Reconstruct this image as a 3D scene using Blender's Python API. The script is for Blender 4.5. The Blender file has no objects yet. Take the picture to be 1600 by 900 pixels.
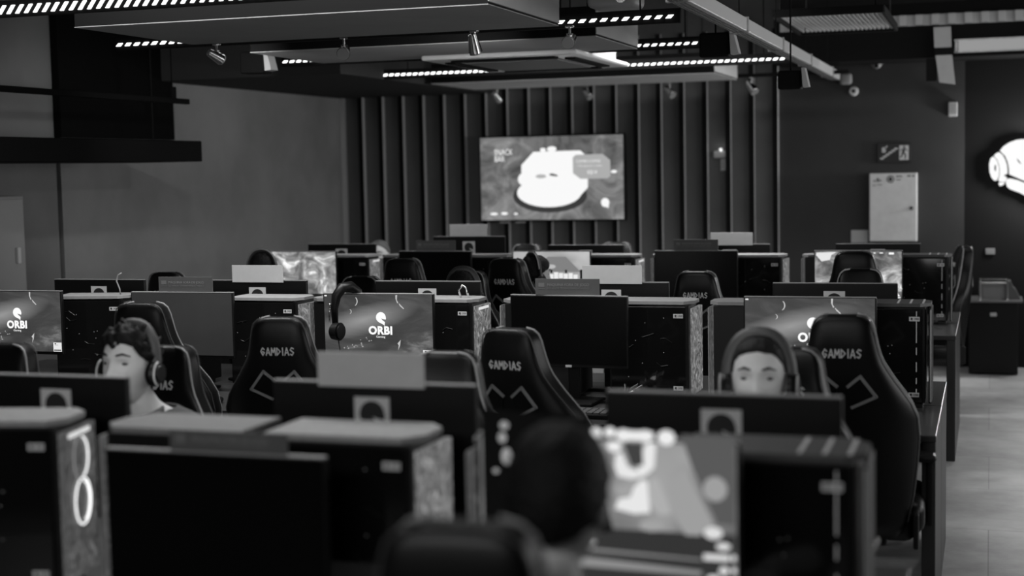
import bpy, bmesh, math, random
from mathutils import Vector, Matrix, Euler, noise as mnoise
random.seed(7)
SC = bpy.context.scene
COL = SC.collection
R = math.radians

# ------------------------------------------------------------------ camera, world, exposure, lamps
cam_d = bpy.data.cameras.new('camera')
cam = bpy.data.objects.new('camera', cam_d)
COL.objects.link(cam)
cam_d.sensor_width = 36.0
cam_d.lens = 2300.0 / 1600.0 * 36.0
cam_d.clip_start = 0.05
cam_d.clip_end = 100
YAW, PIT, ROL = R(18.05), R(4.65), R(-1.14)
_f = Vector((-math.sin(YAW), math.cos(YAW), 0))
_r = Vector((math.cos(YAW), math.sin(YAW), 0))
_u = Vector((0, 0, 1))
_f2 = _f * math.cos(PIT) - _u * math.sin(PIT)
_u2 = _u * math.cos(PIT) + _f * math.sin(PIT)
_r3 = _r * math.cos(ROL) + _u2 * math.sin(ROL)
_u3 = -_r * math.sin(ROL) + _u2 * math.cos(ROL)
cm = Matrix((( _r3.x, _u3.x, -_f2.x, 0), (_r3.y, _u3.y, -_f2.y, 0), (_r3.z, _u3.z, -_f2.z, 1.75), (0, 0, 0, 1)))
cam.matrix_world = cm
cam_d.dof.use_dof = True
cam_d.dof.focus_distance = 6.9
cam_d.dof.aperture_fstop = 1.7
SC.camera = cam

SC.view_settings.view_transform = 'Standard'
SC.view_settings.look = 'None'
SC.view_settings.gamma = 1.0
SC.view_settings.use_curve_mapping = False
SC.view_settings.exposure = 0.0
SC.cycles.use_denoising = True
SC.cycles.max_bounces = 8
SC.cycles.sample_clamp_indirect = 3.0
SC.cycles.caustics_reflective = False
SC.cycles.caustics_refractive = False

w = bpy.data.worlds.new('world')
SC.world = w
w.use_nodes = True
w.node_tree.nodes['Background'].inputs[0].default_value = (1, 1, 1, 1)
w.node_tree.nodes['Background'].inputs[1].default_value = 0.004

def area(name, loc, rot, sx, sy, power, spread=180):
    d = bpy.data.lights.new(name, 'AREA')
    d.shape = 'RECTANGLE'
    d.size, d.size_y = sx, sy
    d.energy = power
    d.spread = R(spread)
    o = bpy.data.objects.new(name, d)
    COL.objects.link(o)
    o.location = loc
    o.rotation_euler = rot
    return o

# ceiling lamps between the suspended slabs, above the rows of desks
area('ceiling_lamp_front_row', (-1.5, 3.5, 3.2), (0, 0, 0), 1.6, 0.5, 13, 130)
area('ceiling_lamp_middle_row', (-2.9, 5.5, 3.2), (0, 0, 0), 2.6, 0.5, 72, 130)
area('ceiling_lamp_back_row', (-2.5, 9.6, 3.2), (0, 0, 0), 1.8, 0.4, 78, 120)
area('ceiling_lamp_aisle', (0.75, 7.9, 3.2), (0, R(-4), 0), 0.5, 5.0, 12, 80)
area('ceiling_lamp_back_wall', (-1.7, 11.0, 3.1), (R(25), 0, 0), 4.5, 0.2, 12, 140)
# added area lights out of view: behind the camera, and along the aisle side
area('front_fill', (-1.8, -1.2, 3.0), (R(62), 0, 0), 3.2, 0.6, 44, 150)
area('aisle_side_fill', (2.98, 8.2, 1.75), (0, R(90), 0), 1.3, 8.0, 105, 170)

# ------------------------------------------------------------------ materials (all neutral: the photograph is black and white)
MATS = {}
def mat(name, v=0.1, rough=0.5, metal=0.0, spec=0.5, coat=0.0, var=0.0, vscale=6.0, bump=0.0, bscale=200.0, detail=6.0):
    if name in MATS: return MATS[name]
    m = bpy.data.materials.new(name)
    m.use_nodes = True
    nt = m.node_tree
    b = nt.nodes['Principled BSDF']
    b.inputs['Base Color'].default_value = (v, v, v, 1)
    b.inputs['Roughness'].default_value = rough
    b.inputs['Metallic'].default_value = metal
    b.inputs['Specular IOR Level'].default_value = spec
    b.inputs['Coat Weight'].default_value = coat
    if var or bump:
        tc = nt.nodes.new('ShaderNodeTexCoord')
    if var:
        n = nt.nodes.new('ShaderNodeTexNoise')
        n.inputs['Scale'].default_value = vscale
        n.inputs['Detail'].default_value = detail
        n.inputs['Roughness'].default_value = 0.6
        nt.links.new(tc.outputs['Object'], n.inputs['Vector'])
        r = nt.nodes.new('ShaderNodeValToRGB')
        r.color_ramp.elements[0].position = 0.3
        r.color_ramp.elements[1].position = 0.72
        a, c = v * (1 - var), v * (1 + var)
        r.color_ramp.elements[0].color = (a, a, a, 1)
        r.color_ramp.elements[1].color = (c, c, c, 1)
        nt.links.new(n.outputs['Fac'], r.inputs['Fac'])
        nt.links.new(r.outputs['Color'], b.inputs['Base Color'])
    if bump:
        n2 = nt.nodes.new('ShaderNodeTexNoise')
        n2.inputs['Scale'].default_value = bscale
        n2.inputs['Detail'].default_value = 3
        nt.links.new(tc.outputs['Object'], n2.inputs['Vector'])
        bp = nt.nodes.new('ShaderNodeBump')
        bp.inputs['Strength'].default_value = bump
        bp.inputs['Distance'].default_value = 0.01
        nt.links.new(n2.outputs['Fac'], bp.inputs['Height'])
        nt.links.new(bp.outputs['Normal'], b.inputs['Normal'])
    MATS[name] = m
    return m

def emit(name, v=1.0, s=1.0):
    if name in MATS: return MATS[name]
    m = bpy.data.materials.new(name)
    m.use_nodes = True
    nt = m.node_tree
    nt.nodes.remove(nt.nodes['Principled BSDF'])
    e = nt.nodes.new('ShaderNodeEmission')
    e.inputs['Color'].default_value = (v, v, v, 1)
    e.inputs['Strength'].default_value = s
    nt.links.new(e.outputs[0], nt.nodes['Material Output'].inputs['Surface'])
    MATS[name] = m
    return m

def picture(name, stops, scale=(3, 3, 3), kind='noise', detail=5.0, distortion=0.8, gloss=0.0, seed=0.0, band=None, strength=1.0):
    """a lit picture: noise through a ramp, given off as light by the panel"""
    if name in MATS: return MATS[name]
    m = bpy.data.materials.new(name)
    m.use_nodes = True
    nt = m.node_tree
    b = nt.nodes['Principled BSDF']
    b.inputs['Base Color'].default_value = (0.01, 0.01, 0.01, 1)
    b.inputs['Roughness'].default_value = 0.3
    b.inputs['Specular IOR Level'].default_value = 0.3
    tc = nt.nodes.new('ShaderNodeTexCoord')
    mp = nt.nodes.new('ShaderNodeMapping')
    mp.inputs['Scale'].default_value = scale
    mp.inputs['Location'].default_value = (seed, seed * 1.7, seed * 0.6)
    nt.links.new(tc.outputs['Generated'], mp.inputs['Vector'])
    if kind == 'noise':
        n = nt.nodes.new('ShaderNodeTexNoise')
        n.inputs['Scale'].default_value = 1.0
        n.inputs['Detail'].default_value = detail
        n.inputs['Roughness'].default_value = 0.62
        n.inputs['Distortion'].default_value = distortion
        fac = n.outputs['Fac']
    else:
        n = nt.nodes.new('ShaderNodeTexVoronoi')
        n.inputs['Scale'].default_value = 1.0
        n.feature = 'F1'
        fac = n.outputs['Color']
    nt.links.new(mp.outputs['Vector'], n.inputs['Vector'])
    r = nt.nodes.new('ShaderNodeValToRGB')
    cr = r.color_ramp
    while len(cr.elements) < len(stops): cr.elements.new(0.5)
    for e, (p, v) in zip(cr.elements, stops):
        e.position = p
        e.color = (v, v, v, 1)
    nt.links.new(fac, r.inputs['Fac'])
    out = r.outputs['Color']
    if band:
        # a broad diagonal streak of light across the picture
        prev = tc.outputs['Generated']
        for key, val in (('Location', (-band[0][0], 0, -band[0][1])), ('Rotation', (0, band[1], 0)), ('Scale', (band[2][0], 0, band[2][1]))):
            mp2 = nt.nodes.new('ShaderNodeMapping')
            mp2.inputs[key].default_value = val
            nt.links.new(prev, mp2.inputs['Vector'])
            prev = mp2.outputs['Vector']
        g = nt.nodes.new('ShaderNodeTexGradient')
        g.gradient_type = 'SPHERICAL'
        nt.links.new(prev, g.inputs['Vector'])
        ma = nt.nodes.new('ShaderNodeMath')
        ma.operation = 'MULTIPLY'
        ma.inputs[1].default_value = band[3]
        nt.links.new(g.outputs['Fac'], ma.inputs[0])
        mx = nt.nodes.new('ShaderNodeMix')
        mx.data_type = 'RGBA'
        mx.blend_type = 'ADD'
        mx.inputs['Factor'].default_value = 1.0
        nt.links.new(out, mx.inputs['A'])
        nt.links.new(ma.outputs[0], mx.inputs['B'])
        out = mx.outputs['Result']
    nt.links.new(out, b.inputs['Emission Color'])
    b.inputs['Emission Strength'].default_value = strength
    MATS[name] = m
    return m

BLACK = mat('black plastic', 0.004, 0.42, spec=0.25)
MATTE = mat('matte black paint', 0.004, 0.8, spec=0.15)
GLOSS = mat('tempered glass side', 0.006, 0.08, spec=0.5)
CASE = mat('black steel case', 0.005, 0.38, spec=0.3)
DUSTY = mat('dusty grey case top', 0.28, 0.65, var=0.12, vscale=30)
SHADETOP = mat('shaded case top', 0.055, 0.55, var=0.2, vscale=30)  # case top darkened in colour for overhead light falling off rightwards
LITEDGE = mat('lit monitor edge', 0.33, 0.5)
LEATHER = mat('black leatherette', 0.003, 0.38, spec=0.22, bump=0.05, bscale=260)
FABRIC = mat('black chair fabric', 0.012, 0.75, spec=0.2)
PIPING = mat('grey chair piping', 0.22, 0.5)
TRIM = mat('grey slot trim', 0.20, 0.45)
THREAD = mat('white embroidery', 0.62, 0.7)
PAPER = mat('white card', 0.56, 0.8, var=0.05, vscale=15)
STICK = mat('white sticker', 0.60, 0.6)
INK = mat('black ink', 0.012, 0.7)
SIGN = mat('dark grey sign', 0.075, 0.6, var=0.08, vscale=20)
SIGNTEXT = mat('grey sign lettering', 0.20, 0.6)
CHROME = mat('chrome', 0.7, 0.18, metal=1.0)
STEEL = mat('galvanised steel', 0.42, 0.42, metal=0.85, var=0.15, vscale=20)
WHITEP = mat('white plastic', 0.62, 0.4)
GREYP = mat('grey plastic', 0.30, 0.5)
RUBBER = mat('rubber', 0.01, 0.6)
LAMINATE = mat('black desk laminate', 0.030, 0.32, spec=0.5, var=0.15, vscale=40)
LEGM = mat('desk side panel', 0.022, 0.45)
SKIN = mat('skin', 0.46, 0.5, spec=0.35, var=0.06, vscale=18)
HAIR = mat('dark hair', 0.005, 0.6, spec=0.15, bump=0.6, bscale=120)
GREYHAIR = mat('short grey hair', 0.09, 0.6, bump=0.5, bscale=160)
TEE = mat('grey cotton shirt', 0.07, 0.9, spec=0.1, bump=0.15, bscale=300)
DARKTEE = mat('black cotton shirt', 0.012, 0.9, spec=0.1, bump=0.15, bscale=300)
DENIM = mat('dark trousers', 0.03, 0.9, spec=0.1)
SHOE = mat('dark shoes', 0.02, 0.6)
EYE = mat('eyes', 0.05, 0.15)
WHITE_LIT = emit('lit white', 1.0, 1.0)

# ------------------------------------------------------------------ mesh helpers
class MB:
    def __init__(s): s.bm = bmesh.new()
    def box(s, c, d, bev=0.0, rot=None, seg=2):
        b = bmesh.new()
        bmesh.ops.create_cube(b, size=1.0)
        bmesh.ops.scale(b, vec=Vector(d), verts=b.verts)
        if bev > 0:
            bmesh.ops.bevel(b, geom=b.edges[:], offset=min(bev, min(d) * 0.45), segments=seg, affect='EDGES', profile=0.5)
        M = Matrix.Translation(Vector(c))
        if rot is not None: M = M @ Euler(rot).to_matrix().to_4x4()
        s.join(b, M)
        return s
    def join(s, b, M=None):
        if M is not None: b.transform(M)
        me = bpy.data.meshes.new('t')
        b.to_mesh(me)
        b.free()
        s.bm.from_mesh(me)
        bpy.data.meshes.remove(me)
    def cyl(s, p0, p1, r0, r1=None, seg=16, bev=0.0):
        p0, p1 = Vector(p0), Vector(p1)
        r1 = r0 if r1 is None else r1
        d = p1 - p0
        b = bmesh.new()
        bmesh.ops.create_cone(b, cap_ends=True, segments=seg, radius1=r0, radius2=r1, depth=d.length)
        if bev: bmesh.ops.bevel(b, geom=[e for e in b.edges if abs(e.verts[0].co.z - e.verts[1].co.z) < 1e-6], offset=bev, segments=2, affect='EDGES')
        q = Vector((0, 0, 1)).rotation_difference(d.normalized())
        s.join(b, Matrix.Translation((p0 + p1) / 2) @ q.to_matrix().to_4x4())
        return s
    def sphere(s, c, r, sc=(1, 1, 1), seg=20):
        b = bmesh.new()
        bmesh.ops.create_uvsphere(b, u_segments=seg, v_segments=seg // 2 + 2, radius=r)
        bmesh.ops.scale(b, vec=Vector(sc), verts=b.verts)
        s.join(b, Matrix.Translation(Vector(c)))
        return s
    def tube(s, pts, r, seg=8, closed=False, flat=1.0, radii=None):
        pts = [Vector(p) for p in pts]
        n = len(pts)
        rings = []
        up = Vector((0.123, 0.31, 0.9)).normalized()
        prev = None
        for i, p in enumerate(pts):
            a = pts[(i - 1) % n] if closed or i > 0 else pts[0]
            c = pts[(i + 1) % n] if closed or i < n - 1 else pts[-1]
            t = (c - a).normalized()
            x = t.cross(up) if prev is None else prev - t * prev.dot(t)
            if x.length < 1e-5: x = t.cross(Vector((1, 0, 0)))
            x.normalize()
            prev = x
            y = t.cross(x)
            rr = r if radii is None else radii[i]
            rings.append([s.bm.verts.new(p + x * rr * math.cos(k * 2 * math.pi / seg) + y * rr * flat * math.sin(k * 2 * math.pi / seg)) for k in range(seg)])
        m = n if closed else n - 1
        for i in range(m):
            A, B = rings[i], rings[(i + 1) % n]
            for k in range(seg):
                s.bm.faces.new((A[k], A[(k + 1) % seg], B[(k + 1) % seg], B[k]))
        if not closed:
            s.bm.faces.new(rings[0][::-1])
            s.bm.faces.new(rings[-1])
        return s
    def loft(s, rings, caps=True, closed=False):
        V = [[s.bm.verts.new(Vector(p)) for p in rg] for rg in rings]
        n = len(V[0])
        for A, B in zip(V[:-1], V[1:]):
            for k in range(n):
                s.bm.faces.new((A[k], A[(k + 1) % n], B[(k + 1) % n], B[k]))
        if caps:
            s.bm.faces.new(V[0][::-1])
            s.bm.faces.new(V[-1])
        return s
    def prism(s, poly, o, ux, uy, t):
        """polygon in the plane (o, ux, uy), thickened by t along ux x uy (both ways around the plane)"""
        o, ux, uy = Vector(o), Vector(ux), Vector(uy)
        nn = ux.cross(uy).normalized()
        a = [s.bm.verts.new(o + ux * p[0] + uy * p[1] - nn * t / 2) for p in poly]
        b = [s.bm.verts.new(o + ux * p[0] + uy * p[1] + nn * t / 2) for p in poly]
        n = len(a)
        for k in range(n):
            s.bm.faces.new((a[k], a[(k + 1) % n], b[(k + 1) % n], b[k]))
        s.bm.faces.new(a[::-1])
        s.bm.faces.new(b)
        return s
    def build(s, name, m, parent=None, smooth=False, loc=None):
        bmesh.ops.recalc_face_normals(s.bm, faces=s.bm.faces[:])
        me = bpy.data.meshes.new(name)
        s.bm.to_mesh(me)
        s.bm.free()
        me.materials.append(m)
        if smooth:
            me.polygons.foreach_set('use_smooth', [True] * len(me.polygons))
        o = bpy.data.objects.new(name, me)
        COL.objects.link(o)
        if parent is not None: o.parent = parent
        if loc is not None: o.location = loc
        return o

def autosmooth(o, ang=40):
    me = o.data
    me.polygons.foreach_set('use_smooth', [True] * len(me.polygons))
    try:
        me.set_sharp_from_angle(angle=R(ang))
    except Exception:
        pass
    return o

def tag(o, label, cat, group=None, kind=None):
    o['label'] = label
    o['category'] = cat
    if group: o['group'] = group
    if kind: o['kind'] = kind
    return o

def thing(name, label, cat, loc=(0, 0, 0), rz=0.0, group=None):
    o = bpy.data.objects.new(name, None)
    o.empty_display_size = 0.1
    COL.objects.link(o)
    o.location = loc
    o.rotation_euler = (0, 0, rz)
    return tag(o, label, cat, group)

def struct(o):
    o['kind'] = 'structure'
    return o

def copy_tree(o, parent=None):
    c = o.copy()
    COL.objects.link(c)
    if parent is not None: c.parent = parent
    for ch in list(o.children): copy_tree(ch, c)
    return c

def text(name, body, size, m, parent, M, ext=0.0008, sx=1.0, align='CENTER', space=1.0, bold=0.0):
    cu = bpy.data.curves.new('txt', 'FONT')
    cu.body = body
    cu.size = size
    cu.align_x = align
    cu.align_y = 'CENTER'
    cu.extrude = ext
    cu.space_character = space
    cu.resolution_u = 3
    cu.offset = bold
    t = bpy.data.objects.new('txt', cu)
    COL.objects.link(t)
    dg = bpy.context.evaluated_depsgraph_get()
    dg.update()
    me = bpy.data.meshes.new_from_object(t.evaluated_get(dg))
    bpy.data.objects.remove(t)
    me.materials.clear()
    me.materials.append(m)
    me.transform(Matrix.Diagonal((sx, 1, 1, 1)))
    me.transform(M)
    me.name = name
    o = bpy.data.objects.new(name, me)
    COL.objects.link(o)
    if parent is not None: o.parent = parent
    return o

def face_y(x, y, z, back=False):
    """text plane standing upright and read from -Y (or from +Y when back)"""
    M = Matrix.Translation((x, y, z)) @ Matrix.Rotation(R(90), 4, 'X')
    if back: M = Matrix.Translation((x, y, z)) @ Matrix.Rotation(math.pi, 4, 'Z') @ Matrix.Rotation(R(90), 4, 'X')
    return M

def ell(cx, cy, rx, ry, a0=0, a1=360, n=28):
    return [(cx + rx * math.cos(R(a0 + (a1 - a0) * i / n)), cy + ry * math.sin(R(a0 + (a1 - a0) * i / n))) for i in range(n if a1 - a0 >= 360 else n + 1)]

# the round emblem: a head with an open visor, tapering to a chin at the lower right (height about 1)
EMBLEM = ell(0, 0.08, 0.42, 0.42, 10, 232, 26) + [(-0.10, -0.36), (0.12, -0.44), (0.30, -0.58), (0.34, -0.30), (0.10, -0.12), (0.02, 0.02), (0.16, -0.05), (0.40, -0.10), (0.44, 0.02)]

# ------------------------------------------------------------------ the room
def wallmat(name, v, var, vs, bump=0.1, rough=0.85):
    return mat(name, v, rough, spec=0.2, var=var, vscale=vs, bump=bump, bscale=40)
CONCRETE = wallmat('grey plaster', 0.25, 0.22, 0.9)
DARKWALL = wallmat('dark grey wall paint', 0.125, 0.12, 2.0, 0.05)
BLACKCEIL = mat('black ceiling paint', 0.006, 0.9, spec=0.1)
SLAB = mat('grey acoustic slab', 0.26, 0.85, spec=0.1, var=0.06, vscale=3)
FINM = mat('black slat', 0.004, 0.6, spec=0.15)
FINLIT = mat('lit slat side', 0.62, 0.5)
FLATBLACK = mat('flat black', 0.006, 0.9, spec=0.05)

fm = bpy.data.materials.new('polished concrete floor')
fm.use_nodes = True
nt = fm.node_tree
b = nt.nodes['Principled BSDF']
tc = nt.nodes.new('ShaderNodeTexCoord')
n1 = nt.nodes.new('ShaderNodeTexNoise'); n1.inputs['Scale'].default_value = 1.3; n1.inputs['Detail'].default_value = 7; n1.inputs['Roughness'].default_value = 0.65
n2 = nt.nodes.new('ShaderNodeTexBrick')
n2.offset = 0.5
n2.inputs['Scale'].default_value = 1.0
n2.inputs['Mortar Size'].default_value = 0.003
n2.inputs['Brick Width'].default_value = 3.6
n2.inputs['Row Height'].default_value = 0.9
n2.inputs['Color1'].default_value = (1, 1, 1, 1); n2.inputs['Color2'].default_value = (0.86, 0.86, 0.86, 1); n2.inputs['Mortar'].default_value = (0.6, 0.6, 0.6, 1)
nt.links.new(tc.outputs['Object'], n1.inputs['Vector']); nt.links.new(tc.outputs['Object'], n2.inputs['Vector'])
r = nt.nodes.new('ShaderNodeValToRGB')
r.color_ramp.elements[0].position = 0.32; r.color_ramp.elements[0].color = (0.17, 0.17, 0.17, 1)
r.color_ramp.elements[1].position = 0.68; r.color_ramp.elements[1].color = (0.44, 0.44, 0.44, 1)
nt.links.new(n1.outputs['Fac'], r.inputs['Fac'])
mx = nt.nodes.new('ShaderNodeMix'); mx.data_type = 'RGBA'; mx.blend_type = 'MULTIPLY'; mx.inputs['Factor'].default_value = 1.0
nt.links.new(r.outputs['Color'], mx.inputs['A']); nt.links.new(n2.outputs['Color'], mx.inputs['B'])
nt.links.new(mx.outputs['Result'], b.inputs['Base Color'])
b.inputs['Roughness'].default_value = 0.5
b.inputs['Specular IOR Level'].default_value = 0.35

XL, YB, ZC = -5.87, 12.9, 3.4
struct(MB().box((-1.4, 6.5, -0.05), (9.2, 15.4, 0.1)).build('floor', fm))
struct(MB().box((-1.4, 6.5, ZC + 0.05), (9.2, 15.4, 0.1)).build('ceiling', BLACKCEIL))
# left wall: grey plaster beyond a dark joint, a darker stretch nearer by
struct(MB().box((XL - 0.05, (8.40 + YB) / 2, ZC / 2), (0.1, YB - 8.40, ZC)).build('wall_left', CONCRETE))
struct(MB().box((XL - 0.05, 3.6, ZC / 2), (0.1, 9.5, ZC)).build('wall_left_near', wallmat('darker plaster', 0.20, 0.15, 1.2)))
struct(MB().box((XL - 0.075, 8.375, ZC / 2), (0.05, 0.05, ZC)).build('trim_30', MATTE))
struct(MB().box(((XL - 0.1 - 1.74) / 2, YB + 0.05, ZC / 2), (-1.74 - XL + 0.1, 0.1, ZC)).build('wall_back', DARKWALL))
struct(MB().box(((-1.74 - 0.21) / 2, YB + 0.05, ZC / 2), (-0.21 + 1.74, 0.1, ZC)).build('wall_back_plain', wallmat('charcoal wall paint', 0.042, 0.12, 2.0, 0.05)))
struct(MB().box((1.42, YB + 0.09, ZC / 2), (3.26, 0.1, ZC)).build('wall_logo', mat('near black wall paint', 0.010, 0.7, spec=0.08)))
struct(MB().box((3.05, 6.5, ZC / 2), (0.1, 15.0, ZC)).build('wall_right', DARKWALL))
# corner post between plaster and slats
struct(MB().box((XL + 0.02, YB - 0.02, 1.3), (0.04, 0.04, 2.6)).build('trim_31', mat('pale corner bead', 0.45, 0.5)))

# vertical slats on the back wall
fx = [-5.656 + 0.2045 * k for k in range(20)]
for i, x in enumerate(fx):
    o = struct(MB().box((x, YB - 0.03, 1.45), (0.045, 0.06, 2.9)).build('trim_%d' % (i + 1), FINM))
    o.data.materials.append(FINLIT)  # pale sides paint the glow that falls on the slats from the right
    for p in o.data.polygons:
        if abs(p.normal.x) > 0.5: p.material_index = 1

# suspended ceiling slabs
def slab(x0, x1, y0, y1, z0, z1, label, SLAB):
    r_ = thing('ceiling_slab', label, 'ceiling panel', ((x0 + x1) / 2, (y0 + y1) / 2, z0), group=None)
    MB().box((0, 0, 0.002), (x1 - x0, y1 - y0, 0.004)).build('panel', SLAB, r_)
    MB().box((0, 0, 0.004 + (z1 - z0 - 0.004) / 2), (x1 - x0 - 0.002, y1 - y0 - 0.002, z1 - z0 - 0.004), 0.002).build('body', MATTE, r_)  # body black so near and far faces stay dark as if unlit
    MB().box(((x1 - x0) / 2, 0, (z1 - z0) / 2 + 0.006), (0.010, y1 - y0 - 0.004, z1 - z0 - 0.014), 0.002).build('end_cap', SLAB, r_)  # end face in slab grey, as the lit side
    for sx in (x0 + 0.25, x1 - 0.25):
        for sy in (y0 + 0.2, y1 - 0.2):
            MB().cyl((sx - (x0 + x1) / 2, sy - (y0 + y1) / 2, z1 - z0), (sx - (x0 + x1) / 2, sy - (y0 + y1) / 2, ZC - z0), 0.004, seg=6).build('hanger', MATTE, r_)
    return r_
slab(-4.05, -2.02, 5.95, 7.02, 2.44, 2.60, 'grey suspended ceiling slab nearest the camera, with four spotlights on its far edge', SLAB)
slab(-4.05, -2.00, 7.66, 8.63, 2.44, 2.60, 'grey suspended ceiling slab second from the camera, before the air conditioner', mat('lit grey slab', 0.36, 0.85, spec=0.1, var=0.06, vscale=3))  # paler copy of the slab grey, light on the underside put into colour
slab(-4.30, -2.00, 11.20, 12.25, 2.44, 2.60, 'grey suspended ceiling slab farthest away, above the wall screen', mat('brightly lit slab', 0.66, 0.85, spec=0.1, var=0.06, vscale=3))  # palest copy, colour holding the extra light from below
struct(MB().box(((XL - 4.37) / 2, 11.25, 2.62), (-4.37 - XL, 3.3, 0.36)).build('trim_32', mat('dark soffit', 0.05, 0.9, spec=0.1)))
struct(MB().box((0.6, 12.55, 2.78), (4.6, 0.5, 0.44)).build('trim_33', MATTE))

# corrugated strip above the dark beam at the right
m_ = MB()
for i in range(30):
    m_.box((-1.55 + i * 0.125, 12.27, 2.86 + 0.0), (0.06, 0.05, 0.085), 0.006)
m_.box((0.3, 12.30, 2.86), (3.9, 0.03, 0.085))
tag(m_.build('corrugated_strip', mat('pale corrugated sheet', 0.42, 0.6)), 'pale corrugated metal strip along the top of the dark beam at right', 'metal strip')
# lit transom frame in the beam
wn = struct(thing('window_1', '', '', (0.5, 12.29, 2.60)))
del wn['label']; del wn['category']
MB().box((0, 0.005, 0.045), (1.50, 0.012, 0.085)).build('pane', emit('lit transom glass', 0.30, 1.0), wn)
MB().box((0, -0.006, 0.09), (1.56, 0.025, 0.012)).box((0, -0.006, -0.004), (1.56, 0.025, 0.012)).box((-0.765, -0.006, 0.043), (0.02, 0.025, 0.10)).box((0.765, -0.006, 0.043), (0.02, 0.025, 0.10)).build('window_frame', STEEL, wn)

# slatted metal grille under the ceiling
g = thing('ceiling_grille', 'slatted metal grille panel hung under the ceiling at upper right', 'grille', (-1.00, 10.4, 2.70))
m_ = MB()
for i in range(22):
    m_.box((-0.315 + i * 0.03, 0, 0.012), (0.018, 1.42, 0.02), 0.003)
m_.build('slats', mat('pale grille paint', 0.42, 0.45), g)
MB().box((0, 0.715, 0.01), (0.70, 0.03, 0.05)).box((0, -0.715, 0.01), (0.70, 0.03, 0.05)).box((0.345, 0, 0.01), (0.02, 1.4, 0.05)).box((-0.345, 0, 0.01), (0.02, 1.4, 0.05)).build('frame', MATTE, g)
for hx, hy in ((-0.3, -0.7), (0.3, -0.7), (-0.3, 0.7), (0.3, 0.7)): MB().cyl((hx, hy, 0.03), (hx, hy, 0.7), 0.005, seg=8).build('hanger', MATTE, g)

# long cable trunking
t = thing('cable_trunking', 'long grey metal cable trunking running away under the ceiling', 'cable duct', (-1.26, 9.2, 2.44))
MB().box((0, 0, 0.035), (0.085, 7.2, 0.07), 0.004).build('duct', mat('grey painted trunking', 0.55, 0.4), t)
m_ = MB()
for x in (-0.022, 0.0, 0.022): m_.box((x, 0, -0.002), (0.006, 7.2, 0.006))
m_.build('rail_grooves', mat('dark groove', 0.05, 0.5), t)
for y in (-3.0, -1.4, 0.0, 1.5, 3.0):
    MB().box((0, y, 0.035), (0.10, 0.03, 0.085), 0.003).build('clamp', STEEL, t)
for y in (-3.0, -1.4, 0.0, 1.5, 3.0):
    MB().cyl((0.0, y, 0.06), (0.0, y, 0.95), 0.003, seg=8).build('hanger_rod', MATTE, t)

# LED strips in perforated channels
LED = emit('led light', 1.0, 2.6)
def led(x0, x1, y, z, label, w_=0.038, gap=0.062, slant=0.02, hh=0.03):
    t = thing('led_strip', label, 'led light strip', ((x0 + x1) / 2, y, z), group=None)
    L = x1 - x0
    MB().box((0, 0.03, 0.03), (L, 0.03, 0.07)).build('channel', MATTE, t)
    m_ = MB()
    n = int(L / gap)
    for i in range(n):
        x = -L / 2 + (i + 0.5) * gap
        m_.prism([(x - w_ / 2 - slant / 2, -hh / 2), (x + w_ / 2 - slant / 2, -hh / 2), (x + w_ / 2 + slant, hh / 2), (x - w_ / 2 + slant, hh / 2)], (0, 0.01, 0.025), (1, 0, 0), (0, 0, 1), 0.008)
    m_.build('light_slots', LED, t)
    for hx in (-L / 2 + 0.2, L / 2 - 0.2): MB().cyl((hx, 0.03, 0.05), (hx, 0.03, 0.95), 0.004, seg=6).build('hanger', MATTE, t)
led(-4.6, -1.2, 5.40, 2.445, 'long white led strip nearest the camera, crossing the upper left', 0.015, 0.0445, 0.018, 0.036)
led(-4.6, -1.44, 7.12, 2.445, 'white led strip along the far edge of the nearest ceiling slab', 0.026, 0.055, 0.010, 0.016)
led(-4.4, -1.54, 8.74, 2.445, 'white led strip along the far edge of the second ceiling slab', 0.026, 0.049, 0.008, 0.014)
led(-4.38, -1.31, 10.37, 2.445, 'long white led strip crossing between the air conditioner and the farthest slab', 0.028, 0.048, 0.008, 0.016)
tag(MB().box((-1.6, 12.275, 2.475), (1.0, 0.03, 0.03), 0.003).build('lighting_track', MATTE), 'thin black lighting track at the right end of the farthest ceiling slab', 'track')

# spotlights
def spotlight(x, y, z, label, yaw, tilt, s=1.0):
    t = thing('spotlight', label, 'spotlight', (x, y, z), yaw, 'ceiling spotlights')
    MB().cyl((0, 0, 0), (0, 0, -0.035 * s), 0.006 * s, seg=10).box((0, 0, -0.004), (0.04, 0.03, 0.008), 0.002).box((-0.012, 0, -0.04 * s), (0.006, 0.014, 0.02)).box((0.012, 0, -0.04 * s), (0.006, 0.014, 0.02)).build('stem', CHROME, t, False)
    d = Vector((0, -math.cos(tilt), -math.sin(tilt)))
    c = Vector((0, 0, -0.062 * s))
    o = MB().cyl(c - d * 0.05 * s, c + d * 0.03 * s, 0.018 * s, 0.03 * s, 20, 0.004).build('lamp_head', CHROME, t)
    autosmooth(o)
    o = MB().cyl(c + d * 0.03 * s, c + d * 0.036 * s, 0.026 * s, seg=20).build('lens', mat('dim lens', 0.30, 0.25), t)
    return t
SPOT_L = spotlight(-3.92, 7.04, 2.44, 'small chrome spotlight at the left end of the nearest ceiling slab', R(150), R(25), 1.1)
spotlight(-3.18, 7.04, 2.44, 'small chrome spotlight second from left, its round lens facing us', R(15), R(20), 1.2)
spotlight(-2.467, 7.04, 2.44, 'small dark-sided spotlight pointing down, third along the nearest slab', R(170), R(70), 1.2)
spotlight(-1.97, 7.04, 2.44, 'small spotlight at the right end of the nearest slab, lens facing us', R(0), R(20), 1.15)
spotlight(-4.10, 12.27, 2.44, 'tiny far spotlight above the upper left corner of the wall screen', R(160), R(40), 1.2)
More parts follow.
